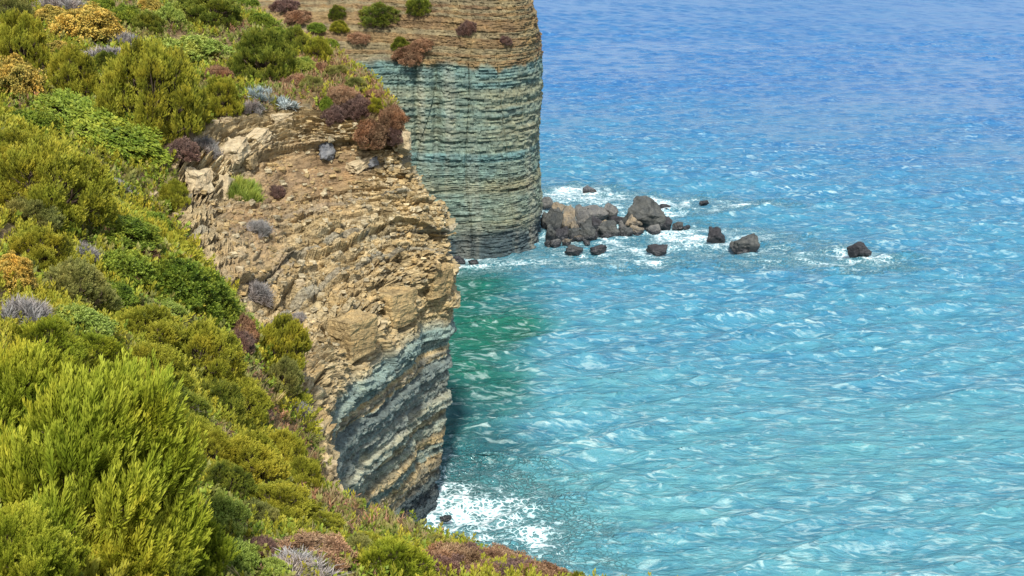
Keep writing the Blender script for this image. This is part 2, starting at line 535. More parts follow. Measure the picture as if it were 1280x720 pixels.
Ff = np.stack([idx[:-1, :-1], idx[1:, :-1], idx[1:, 1:], idx[:-1, 1:]], -1)
vcf = int(np.argmin(np.abs(vpar_f - 2.0)))
ROCKF = mat_rock('far_layered_rock', 5.0, 5.0, .58, .7)
tag(link('far_hillside', sub_mesh('far_hillside', Pfn, Ff[:, :vcf], far_col, EARTH)), 'bare brown top of the far headland', 'hillside', kind='structure')
tag(link('far_cliff', sub_mesh('far_cliff', Pfn, Ff[:, vcf:], far_col, ROCKF, False)), 'tall far cliff of thin brown and blue green layers standing in the sea', 'cliff', kind='structure')

# surfaces for setting things down on
def bvh_of(P, st):
    Q = P[::st, ::st]
    a, b = Q.shape[:2]
    i = np.arange(a * b).reshape(a, b)
    f = np.stack([i[:-1, :-1], i[1:, :-1], i[1:, 1:], i[:-1, 1:]], -1).reshape(-1, 4)
    return BVHTree.FromPolygons(Q.reshape(-1, 3).tolist(), f.tolist())


BV_N, BV_F = bvh_of(Pn, 2), bvh_of(Pfn, 2)
O = Vector((0, 0, CAM_H))


def hit(px, py):
    dr = ray(px, py).normalized()
    best = None
    for b in (BV_N, BV_F):
        r = b.ray_cast(O, dr)
        if r[0] is not None and (best is None or r[3] < best[2]):
            n = r[1] if r[1].dot(dr) < 0 else -r[1]
            best = (r[0], n, r[3])
    return best


def down(x, y):
    best = None
    for b in (BV_N, BV_F):
        r = b.ray_cast(Vector((x, y, 80)), Vector((0, 0, -1)))
        if r[0] is not None and (best is None or r[0].z > best[0].z):
            best = (r[0], r[1] if r[1].z > 0 else -r[1])
    return best
# ---------------------------------------------------------------- rocks
MB_DARK = mat_boulder('dark_sea_rock', (.038, .044, .046), (.095, .098, .09))
MB_BLACK = mat_boulder('black_sea_rock', (.022, .022, .027), (.05, .05, .055))
MB_GREY = mat_boulder('grey_sea_rock', (.09, .093, .095), (.17, .165, .15))
MB_TAN = mat_boulder('tan_sea_rock', (.27, .215, .14), (.13, .125, .11))
MB_PALE = mat_boulder('pale_ledge_stone', (.48, .40, .255), (.36, .275, .16))
MB_BLUE = mat_boulder('blue_grey_stone', (.085, .095, .115), (.20, .20, .20))
MB_SAND = mat_boulder('sandstone_block', (.36, .275, .145), (.25, .18, .09))


def stone_mesh(name, seed, mat, dims, boxy=0.0, rough=.06, n=16, cuts=3):
    """an angular stone: hull of scattered points, edges worn, surface roughened"""
    r = random.Random(seed)
    bm = bmesh.new()
    if boxy:
        for sx in (-1, 1):
            for sy in (-1, 1):
                for sz in (-1, 1):
                    bm.verts.new((sx * (1 - r.random() * (1 - boxy)), sy * (1 - r.random() * (1 - boxy)), sz * (1 - r.random() * (1 - boxy))))
    else:
        for _ in range(n):
            v = Vector((r.gauss(0, 1), r.gauss(0, 1), r.gauss(0, .9))).normalized() * (.8 + .25 * r.random())
            bm.verts.new(v)
    res = bmesh.ops.convex_hull(bm, input=bm.verts)
    bmesh.ops.delete(bm, geom=[v for v in bm.verts if not v.link_faces], context='VERTS')
    bmesh.ops.bevel(bm, geom=list(bm.edges), offset=.07, segments=2, affect='EDGES', profile=.6, clamp_overlap=True)
    bmesh.ops.triangulate(bm, faces=bm.faces)
    for _ in range(cuts):
        es = [e for e in bm.edges if e.calc_length() > .16]
        if not es: break
        bmesh.ops.subdivide_edges(bm, edges=es, cuts=1)
        bmesh.ops.triangulate(bm, faces=bm.faces)
    bm.normal_update()
    off = Vector((seed * 3.1, seed * 1.7, 0))
    for v in bm.verts:
        p = v.co
        k = mnoise.fractal(p * 1.6 + off, 1.0, 2.0, 4) * rough * 1.6 + mnoise.noise(p * 6 + off) * rough * .5
        c = mnoise.cell(p * 2.2 + off) - .5
        v.co = p + v.normal * (k + c * rough * .5)
    for v in bm.verts:
        v.co = Vector((v.co.x * dims[0], v.co.y * dims[1], v.co.z * dims[2]))
    for f in bm.faces: f.smooth = False
    me = bpy.data.meshes.new(name)
    bm.to_mesh(me)
    bm.free()
    me.materials.append(mat)
    return me


ROCKS_XY = []


def sea_rock(px, pyb, w, h, mat, label, seed, lift=0.0, tilt=0.0, group=None, boxy=0.0, name='sea_rock', dep=.8, up=0.0):
    """px centre, pyb waterline row, w and h as seen"""
    p, t = at_sea(px, pyb)
    m = t / FPX
    W, H = w * m / 2, h * m
    if group == PILE: W *= .98; H *= 1.08
    me = stone_mesh(name, seed, mat, (W * 1.12, W * dep, H * .78), boxy, .1)
    o = link(name, me)
    o.location = (p.x, p.y + W * dep * .5, H * .34 + up * m)
    rr = random.Random(seed * 5)
    o.rotation_euler = (rr.uniform(-.12, .12), tilt, rr.uniform(-.5, .5))
    tag(o, label, 'rock', group)
    if up < 3: ROCKS_XY.append((p.x, p.y + W * dep * .5, W))
    return o


R = sea_rock
PILE = 'rocks piled at the foot of the far cliff'
LOOSE = 'rocks standing alone in the sea'
R(806, 287, 58, 36, MB_DARK, 'largest rounded dark boulder on the rock pile, towards its seaward end', 3, group=PILE)
R(792, 288, 26, 16, MB_TAN, 'small tan rock wedged under the left side of the largest rounded boulder', 5, group=PILE)
R(742, 277, 42, 19, MB_GREY, 'wide pale grey boulder at the back of the rock pile', 8, group=PILE)
R(763, 275, 22, 19, MB_GREY, 'upright grey boulder between the wide pale grey one and the largest dark boulder', 9, group=PILE)
R(683, 264, 18, 17, MB_GREY, 'grey brown boulder touching the far cliff, uppermost of the rock pile', 12, group=PILE, up=4)
R(697, 273, 20, 16, MB_TAN, 'tan slab leaning right beside the far cliff, behind the pointed tan rock', 14, tilt=.5, group=PILE, up=4)
R(710, 289, 22, 32, MB_TAN, 'tall pointed tan rock in the middle of the rock pile', 15, group=PILE)
R(694, 290, 24, 28, MB_DARK, 'dark rock in front of the tan slab at the far cliff', 17, group=PILE)
R(681, 284, 16, 20, MB_DARK, 'narrow dark rock leaning against the foot of the far cliff', 18, tilt=-.3, group=PILE)
R(728, 286, 22, 25, MB_GREY, 'weathered grey rock right of the tall pointed tan rock', 20, group=PILE)
R(731, 301, 32, 21, MB_DARK, 'low dark rock at the front of the rock pile, above the wash', 22, group=PILE)
R(705, 299, 24, 14, MB_BLACK, 'black stone standing in for the dark gap under the tall pointed tan rock', 23, group=PILE)  # black colour stands in for the shade between the rocks
R(752, 296, 18, 12, MB_GREY, 'small grey stone at the front of the rock pile', 24, group=PILE)
R(764, 298, 36, 20, MB_DARK, 'broad dark grey rock at the front of the pile, left of the green brown slabs', 26, group=PILE)
R(772, 283, 20, 14, MB_BLACK, 'black stone standing in for the dark gap below the largest rounded boulder', 27, group=PILE)  # stone coloured black as the shade of the gap
R(796, 295, 26, 13, MB_TAN, 'low tan and olive slab lying in front of the largest boulder', 29, tilt=.2, group=PILE)
R(817, 294, 20, 12, MB_GREY, 'small grey slab right of the low tan and olive slab', 30, group=PILE)
R(833, 287, 20, 15, MB_BLACK, 'black rock right of the largest boulder at the end of the pile', 31, group=PILE)
R(847, 288, 16, 12, MB_DARK, 'small dark stone second from the seaward tip of the pile', 32, group=PILE)
R(858, 288, 12, 7, MB_BLACK, 'smallest black stone at the seaward tip of the pile', 33, group=PILE)
R(695, 309, 20, 9, MB_GREY, 'small grey stone in the wash below the pile, close to the far cliff', 34, group=PILE)
R(709, 308, 14, 10, MB_TAN, 'small tan stone in the wash below the tall pointed tan rock', 35, group=PILE)
R(723, 302, 16, 8, MB_TAN, 'flat tan stone at the waterline under the low dark rock', 36, group=PILE)
R(717, 318, 26, 13, MB_DARK, 'dark pointed rock in the foam in front of the pile, left of the black hump', 37, group=LOOSE)
R(746, 317, 28, 11, MB_BLACK, 'smooth black hump of rock in the foam in front of the pile', 38, group=LOOSE)
R(821, 320, 28, 15, MB_BLACK, 'black slanting rock alone in the foam in front of the largest boulder', 39, tilt=-.25, group=LOOSE)
R(896, 303, 26, 22, MB_BLACK, 'black pointed rock just left of the broad grey sea rock', 41, tilt=-.2, group=LOOSE)
R(932, 316, 44, 26, MB_DARK, 'broad dark grey rock standing alone in the sea right of the pile', 43, group=LOOSE)
R(1075, 324, 35, 22, MB_BLACK, 'black rock with a pointed top farthest out to the right', 45, tilt=-.15, group=LOOSE)
R(738, 242, 20, 11, MB_BLUE, 'small grey rock in the white surf behind the pile', 47, tilt=.3, group=LOOSE)
R(830, 263, 20, 7, MB_BLACK, 'flat black rock in the surf behind the largest boulder', 48, group=LOOSE)
R(880, 257, 14, 6, MB_BLACK, 'tiny black rock at the left end of the long white surf line', 49, group=LOOSE)
R(556, 652, 16, 9, MB_BLACK, 'black stone at the waterline against the near cliff foot', 52, group=LOOSE)
R(571, 330, 24, 9, MB_BLACK, 'low black slab at the foot of the far cliff, half behind the near cliff', 53, group=LOOSE)
R(591, 331, 16, 6, MB_BLACK, 'small black slab at the foot of the far cliff, right of a larger one', 54, group=LOOSE)


for k_, (x_, y_, w_, h_, m_, l_) in enumerate([
 (688, 279, 14, 14, MB_GREY, 'small grey stone beside the far cliff, in front of the uppermost pile stone'),
 (703, 281, 13, 13, MB_DARK, 'small dark stone squeezed left of the tall pointed tan rock'),
 (719, 292, 14, 14, MB_TAN, 'small tan stone right of the foot of the tall pointed tan rock'),
 (737, 288, 15, 15, MB_DARK, 'dark stone under the left end of the wide pale grey boulder'),
 (756, 288, 15, 12, MB_TAN, 'small tan stone mid pile under the upright grey boulder'),
 (743, 300, 13, 9, MB_BLACK, 'small black stone in the pile front, left of the broad dark grey one'),
 (777, 291, 14, 13, MB_GREY, 'small grey stone in the pile under the left edge of the largest boulder'),
 (686, 308, 12, 7, MB_DARK, 'little dark stone in the wash tight against the far cliff foot'),
 (733, 306, 12, 6, MB_GREY, 'little grey stone in the wash in front of the low dark rock'),
 (757, 300, 12, 8, MB_DARK, 'little dark stone at the front of the pile, left flank of the broad dark one')]):
    R(x_, y_, w_, h_, m_, l_, 170 + k_, group=PILE)
R(702, 301, 16, 14, MB_BLACK, 'black stone standing in for a dark gap low in the pile near the far cliff', 56, group=PILE)  # added as a black filler for a shaded gap
R(718, 301, 18, 16, MB_DARK, 'dark stone low in the pile below the tall pointed tan rock', 57, group=PILE)
R(748, 288, 20, 18, MB_BLACK, 'black stone standing in for the dark gap under the wide pale grey boulder', 58, group=PILE)  # added black to draw the shade under the boulder
R(782, 297, 22, 13, MB_DARK, 'dark stone at the front of the pile under the small tan wedged rock', 59, group=PILE)
R(724, 272, 18, 15, MB_GREY, 'small grey stone left of the wide pale grey boulder at the back', 161, group=PILE)
R(690, 300, 20, 16, MB_DARK, 'dark stone at the front of the pile nearest the far cliff', 162, group=PILE)


def ledge_stone(px, py, w, h, mat, label, seed, boxy=.75, name='ledge_stone', tilt=0.0, rz=None, dep=.75, sink=.36, rough=.11):
    r = hit(px, py)
    if (px, py) in BLOCK_AT:
        q = BLOCK_AT[(px, py)]; r = (q[0], q[1], q[3])
    if r is None: return None
    p, n, t = r
    m = t / FPX
    me = stone_mesh(name, seed, mat, (w * m / 2, w * m * dep / 2, h * m / 2), boxy, rough, cuts=4 if name == 'sandstone_block' else 3)
    if name == 'sandstone_block':
        co = np.empty(len(me.vertices) * 3, np.float32); me.vertices.foreach_get('co', co); co = co.reshape(-1, 3)
        bed = np.floor((co[:, 2] + .12 * vn(co, 1.1, seed)) / .34).astype(int)
        co2 = co * (1 + np.array([.10, .10, 0]) * (h1(bed, seed) - .6)[:, None])
        me.vertices.foreach_set('co', np.ascontiguousarray(co2, dtype=np.float32).ravel())
        ca = me.attributes.new('col', 'FLOAT_COLOR', 'POINT')
        cc = (TAN * .92)[None, :] * (.8 + .35 * h1(bed, seed + 1))[:, None]
        ca.data.foreach_set('color', np.concatenate([cc, np.ones((len(cc), 1))], 1).astype(np.float32).ravel())
    o = link(name, me)
    nh = Vector((n.x, n.y, 0))
    if name == 'sandstone_block': n = Vector((.8, -.6, 0))
    o.location = p + n * (w * m * dep / 2 * (.5 - sink))
    a = math.atan2(n.x, -n.y) if nh.length > .2 else 0
    o.rotation_euler = (0, tilt, a if rz is None else rz)
    return tag(o, label, 'rock' if name != 'sandstone_block' else 'rock block')


L = ledge_stone
L(404, 187, 32, 34, MB_BLUE, 'dark blue grey boulder stuck in the brown dirt of the upper gully', 60, 0, dep=.9, sink=.1)
L(352, 149, 26, 17, MB_PALE, 'pale cracked stone at the brow above the brown dirt', 61)
L(448, 207, 30, 11, MB_PALE, 'long pale slab on the gully edge, right of the dark blue grey boulder', 62, .85, tilt=-.25)
L(462, 203, 22, 12, MB_BLUE, 'blue grey slab lying against the long pale slab on the gully edge', 63, .8, tilt=-.25)
L(283, 151, 14, 9, MB_PALE, 'small pale stone at the brow right of the large dark shrub', 64)
L(269, 154, 11, 7, MB_PALE, 'smallest pale stone at the brow, left of another pale one', 65)
L(247, 226, 38, 36, MB_PALE, 'big pale yellow outcrop at the top left of the gully', 66, .35, dep=.9, sink=.4, rough=.14)
L(282, 236, 18, 32, MB_PALE, 'tall pale leaning slab right of the big pale yellow outcrop', 67, .8, tilt=.35)
L(190, 248, 20, 14, MB_PALE, 'pale stone sitting on the scrub slope above the gully edge', 68)
L(165, 276, 18, 15, MB_PALE, 'pale stone lowest left on the scrub slope beside the path of bare earth', 69)
L(228, 276, 26, 18, MB_SAND, 'brown sandstone block on the gully edge under the pale outcrop', 70)
L(238, 318, 28, 16, MB_SAND, 'flat brown slab with a shaded underside at the left gully edge', 71, .85, tilt=.2)
L(212, 311, 26, 13, MB_PALE, 'flat pale slab left of the flat brown slab at the gully edge', 72, .8, tilt=.25)
L(322, 172, 28, 16, MB_PALE, 'pale tilted ledge block below the brow, left of the brown dirt', 73, .8, tilt=-.4)
L(310, 200, 22, 18, MB_SAND, 'buff block with a dark crack in the upper left of the gully', 74, .8, tilt=-.3)
L(291, 187, 36, 20, MB_PALE, 'long pale tilted ledge in the upper left of the gully', 75, .85, tilt=-.35)
L(300, 337, 11, 9, MB_PALE, 'small round pale stone left of the grey dead bush in the gully', 76, .4)
L(374, 354, 14, 9, MB_PALE, 'small square pale stone right of the grey dead bush in the gully', 77)
L(492, 384, 52, 48, ROCK, 'large square brown block standing out of the near cliff face, right one of two', 78, .86, 'sandstone_block', dep=.8, sink=.55, rough=.08)
L(443, 418, 52, 50, ROCK, 'large square brown block low on the near cliff face, left one of two', 79, .86, 'sandstone_block', dep=.8, sink=.55, rough=.08)
L(542, 352, 40, 40, ROCK, 'squared block overhanging the sea at the nose of the near cliff', 80, .8, 'sandstone_block', dep=.9, sink=.55, rough=.12)
L(420, 380, 20, 20, ROCK, 'leaning pale block left of the two large brown blocks', 81, .85, 'sandstone_block', tilt=.4)
L(409, 586, 24, 18, MB_PALE, 'grey buff stone low on the near cliff beside the scrub', 82, .6)
L(505, 176, 18, 22, MB_PALE, 'pale block at the brow of the near cliff nose', 83, .8)

# loose chips in the gully
pts_v, pts_f, pts_c = [], [], []
cand = np.argwhere((gully_near > .5) & (V_near > 4.05) & (V_near < 6.1))
pick = cand[RNG.choice(len(cand), 2600, replace=False)]
cube = np.array([(-1,-1,-1),(1,-1,-1),(1,1,-1),(-1,1,-1),(-1,-1,1),(1,-1,1),(1,1,1),(-1,1,1)], float)
cf = np.array([(0,3,2,1),(4,5,6,7),(0,1,5,4),(1,2,6,5),(2,3,7,6),(3,0,4,7)])
for q, (i, j) in enumerate(pick):
    s = .05 + .16 * RNG.random() ** 3.5
    b = cube * (1 - .45 * RNG.random((8, 3))) * np.array([1, .8, .45]) * s
    a, e = RNG.random() * 6.28, RNG.normal(0, .5)
    Rz = np.array([[math.cos(a), -math.sin(a), 0], [math.sin(a), math.cos(a), 0], [0, 0, 1]])
    Rx = np.array([[1, 0, 0], [0, math.cos(e), -math.sin(e)], [0, math.sin(e), math.cos(e)]])
    pts_v.append(b @ (Rz @ Rx).T + P_near[i, j] + N_near[i, j] * s * .25)
    pts_f.append(cf + q * 8)
    base_c = (PALE if RNG.random() < .4 else TAN) * (.7 + .45 * RNG.random())
    pts_c.append(np.tile(np.append(base_c, 1), (8, 1)))
me = mesh_np('scree', np.concatenate(pts_v), np.concatenate(pts_f), ROCK, {'col': ('FLOAT_COLOR', np.concatenate(pts_c))}, smooth=False)
tag(link('scree', me), 'loose pale chips of stone scattered over the gully of the near cliff', 'scree', kind='stuff')

# ---------------------------------------------------------------- sea
def mat_sea():
    m, t, out = nt('sea_water')
    g = G(t)
    p = g.pos()
    col = g.attr('col').outputs['Color']
    foam = g.attr('foam').outputs['Fac']
    crest = g.attr('crest').outputs['Fac']
    w1 = g.noise(g.mapping(p, (.55, 1.5, 1), (0, 0, .22)), 1.0, 5, .62, .6)
    w2 = g.noise(g.mapping(p, (1.5, 3.6, 1), (0, 0, -.15)), 1.0, 5, .6, .5)
    w3 = g.noise(g.mapping(p, (.75, 2.1, 1), (0, 0, .12)), 1.0, 3, .55, 1.2)
    big = g.noise(g.mapping(p, (.05, .12, 1), (0, 0, .2)), 1.0, 4, .6)
    # lacy foam near rock, plus sky glints and aerated water painted as pale flecks
    lace = g.n('ShaderNodeTexVoronoi', feature='DISTANCE_TO_EDGE')
    dv = g.n('ShaderNodeVectorMath', operation='ADD')
    nz = g.n('ShaderNodeTexNoise'); g.put(nz.inputs['Vector'], p); nz.inputs['Scale'].default_value = .8; nz.inputs['Detail'].default_value = 5
    g.put(dv.inputs[0], g.mapping(p, (.5, .75, 1), (0, 0, .3))); g.put(dv.inputs[1], nz.outputs['Color'])
    g.put(lace.inputs['Vector'], dv.outputs[0])
    lc = g.range(lace.outputs['Distance'], .0, .2, 1, 0)
    fn = g.noise(g.mapping(p, (.7, 1.2, 1)), 1.0, 7, .72, 1.0)
    f1 = g.math('ADD', foam, g.math('MULTIPLY', g.math('SUBTRACT', fn, .5), 2.6))
    f1 = g.math('ADD', f1, g.math('MULTIPLY', g.math('SUBTRACT', lc, .45), .55))
    f1 = g.range(f1, .3, 1.3)
    f1 = g.math('MULTIPLY', f1, g.range(foam, .04, .3))
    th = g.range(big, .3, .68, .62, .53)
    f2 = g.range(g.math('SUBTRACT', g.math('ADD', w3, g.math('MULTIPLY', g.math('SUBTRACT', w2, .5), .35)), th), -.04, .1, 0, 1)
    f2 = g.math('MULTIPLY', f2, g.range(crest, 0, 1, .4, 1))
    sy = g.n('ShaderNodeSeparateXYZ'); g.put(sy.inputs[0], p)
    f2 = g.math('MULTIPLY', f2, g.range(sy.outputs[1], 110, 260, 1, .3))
    f3 = g.range(g.math('ADD', crest, g.math('MULTIPLY', g.math('SUBTRACT', w2, .5), 1.6)), .95, 1.2, 0, .8)
    c = g.mix(g.range(big, .35, .65, 0, .7), g.mix(1, col, (1.12, 1.08, 1.03, 1), 'MULTIPLY'), g.mix(1, col, (.6, .78, .95, 1), 'MULTIPLY'))
    dk = g.math('MULTIPLY', g.range(w1,   .36, .55, .7, 0), g.range(foam, .1, .5, 1, .2))
    c = g.mix(dk, c, g.mix(1, c, (.35, .6, .75, 1), 'MULTIPLY'))
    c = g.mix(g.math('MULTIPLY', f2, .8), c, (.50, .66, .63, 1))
    f = g.math('MAXIMUM', f1, f3)
    c = g.mix(f, c, g.ramp(f, [(.0, (.14, .36, .39)), (.5, (.28, .50, .53)), (1, (.64, .70, .71))]))
    hgt = g.math('ADD', g.math('MULTIPLY', w1, .7), g.math('MULTIPLY', w2, .35))
    hgt = g.math('MULTIPLY', hgt, g.range(f1, 0, .6, 1, .35))
    hgt = g.math('MULTIPLY', hgt, g.range(sy.outputs[1], 90, 300, 1, .28))
    bmp = g.bump(hgt, 1.0, .5)
    b = g.bsdf(out, c, g.math('MAXIMUM', g.range(f, 0, 1, .1, .8), g.range(sy.outputs[1], 90, 350, .1, .32)), bmp, .5)
    b.inputs['IOR'].default_value = 1.34
    return m


ang = np.concatenate([np.linspace(-75, -27, 14)[:-1], np.linspace(-27, 27, 760), np.linspace(27, 75, 14)[1:]]) * math.pi / 180
r_near = np.geomspace(3, 40, 20)[:-1]
r_fine = np.geomspace(40, 520, 960)
r_far = np.geomspace(520, 14000, 60)[1:]
rr = np.concatenate([r_near, r_fine, r_far])
A, RR = np.meshgrid(ang, rr, indexing='ij')
X = np.sin(A) * RR; Y = np.cos(A) * RR
H = np.zeros_like(X); DX = np.zeros_like(X); DY = np.zeros_like(X)
step = np.where(RR < 40, 2.0, RR * .0024)
rw = np.random.default_rng(21)
pos2 = np.stack([X, Y, np.zeros_like(X)], -1)
gust = .75 + .5 * vn(pos2, .045, 301)
for q in range(54):
    lam = 0.42 * (5.5 / .42) ** (q / 53.0)
    th = -math.pi / 2 + .15 + rw.normal(0, .38)
    k = 2 * math.pi / lam
    a = .020 * lam ** .85 * rw.uniform(.6, 1.3)
    ph = rw.uniform(0, 6.28)
    fade = np.clip((lam / step - 2.2) / 2, 0, 1)
    arg = k * (X * math.cos(th) + Y * math.sin(th)) + ph
    s, c = np.sin(arg), np.cos(arg)
    H += a * fade * s
    DX += a * fade * c * math.cos(th) * .9
    DY += a * fade * c * math.sin(th) * .9
H *= gust
land = []
bl = np.concatenate([P_near[:, -30, :2][::6], Pfn[:, -12, :2][::8]])
dist_c = np.full(X.shape, 1e3)
sel = (RR > 30) & (RR < 260)
xs, ys = X[sel], Y[sel]
dc = np.full(xs.shape, 1e3)
for bx, by in bl:
    dc = np.minimum(dc, (xs - bx) ** 2 + (ys - by) ** 2)
dc = np.sqrt(dc)
dr_ = np.full(xs.shape, 1e3)
for bx, by, w in ROCKS_XY:
    dr_ = np.minimum(dr_, np.sqrt((xs - bx) ** 2 + ((ys - by) * .8) ** 2) - w * .9)
ps = np.stack([xs, ys, 0 * xs], -1)


def blob(cx, cy, rx, ry, a=1.0, rot=0.0):
    c_, s_ = math.cos(rot), math.sin(rot)
    dx, dy = xs - cx, ys - cy
    return a * np.exp(-(((dx * c_ + dy * s_) / rx) ** 2 + ((-dx * s_ + dy * c_) / ry) ** 2))


def sp(px, py): 
    v = at_sea(px, py)[0]
    return v.x, v.y


fo = 1.0 * np.exp(-np.maximum(dr_, 0) / 2.0) + .75 * np.exp(-dc / 1.1)
fo += blob(*sp(590, 620), 3.8, 8, .4) + blob(*sp(665, 640), 3.4, 6, .5) + blob(*sp(700, 690), 5, 4, .3)
fo += blob(*sp(775, 303), 13, 6.5, 1.0) + blob(*sp(680, 318), 6.0, 4.0, 1.1) + blob(*sp(720, 245), 6, 7, .7) + blob(*sp(780, 258), 9, 6, .55)
fo += blob(*sp(925, 256), 7.5, 1.8, .8, .1) + blob(*sp(1040, 327), 7, 3, .75) + blob(*sp(990, 322), 5, 2.0, .4) + blob(*sp(870, 300), 8, 4, .5)
fo += blob(*sp(560, 345), 2.0, 3.0, .3)
fo *= 1 - .35 * np.exp(-((xs + 3) / 5) ** 2 - ((ys - 57) / 9) ** 2)
fo = np.minimum(fo, .9) * (.85 + .35 * vn(ps, .25, 305) + .25 * vn(ps, .7, 306))
foam = np.zeros_like(X); foam[sel] = np.clip(fo, 0, 1.1)
# water colour, cliff reflections painted in: green cove, turquoise over sand, blue offshore
DEEP = np.array([.034, .14, .31]); MID = np.array([.052, .215, .31]); TURQ = np.array([.09, .275, .315]); COVE = np.array([.006, .115, .078])
t1 = sstep(105, 230, Y + .25 * X + 14 * vn(pos2, .02, 311))
t2 = sstep(60, 105, Y + .1 * X + 8 * vn(pos2, .05, 312))
wc = mx(np.broadcast_to(TURQ, X.shape + (3,)), np.broadcast_to(MID, X.shape + (3,)), t2)
wc = mx(wc, np.broadcast_to(DEEP, X.shape + (3,)), t1)
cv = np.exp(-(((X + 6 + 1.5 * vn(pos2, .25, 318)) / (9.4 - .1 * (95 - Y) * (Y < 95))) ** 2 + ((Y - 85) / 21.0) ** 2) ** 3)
wc = mx(wc, np.broadcast_to(COVE, X.shape + (3,)), np.clip(cv * (1.0 + .35 * fbm(pos2, .16, 319, 3)), 0, 1))  # green water and the far cliff's dark reflection in one patch
cliff_refl = np.exp(-(((X + 2.2) / 3.6) ** 2 + ((Y - 67) / 10.0) ** 2) ** 1.5)  # near cliff's dark reflection, painted into the water colour
wc = mx(wc, np.broadcast_to(np.array([.02, .105, .11]), X.shape + (3,)), np.clip(cliff_refl * (.85 + .5 * fbm(pos2, .3, 321, 3)), 0, .9))
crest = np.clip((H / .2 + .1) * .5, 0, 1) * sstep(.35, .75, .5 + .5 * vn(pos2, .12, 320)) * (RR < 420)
land_w = np.zeros_like(X); land_w[sel] = np.clip(dc / 2.0, 0, 1)
SX = X + DX; SY = Y + DY
SZ = H + foam * .12 * fbm(pos2, .8, 330, 3) * (RR < 300)
idx = np.arange(X.size).reshape(X.shape)
Fs = np.stack([idx[:-1, :-1], idx[:-1, 1:], idx[1:, 1:], idx[1:, :-1]], -1).reshape(-1, 4)[:, ::-1]
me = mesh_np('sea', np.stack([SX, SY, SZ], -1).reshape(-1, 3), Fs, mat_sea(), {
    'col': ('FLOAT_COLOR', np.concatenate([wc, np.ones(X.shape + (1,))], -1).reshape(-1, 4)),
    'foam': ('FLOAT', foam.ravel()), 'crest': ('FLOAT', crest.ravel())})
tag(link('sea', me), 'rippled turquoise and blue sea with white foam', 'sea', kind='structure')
# ---------------------------------------------------------------- foliage building blocks
def diamond(b, dirv, L, W, up, t0, t1):
    """one leaf as a bent diamond"""
    s = np.cross(dirv, up); s = s / (np.linalg.norm(s) + 1e-9)
    return [b, b + dirv * L * .5 + s * W, b + dirv * L, b + dirv * L * .5 - s * W], [t0, (t0 + t1) / 2, t1, (t0 + t1) / 2]


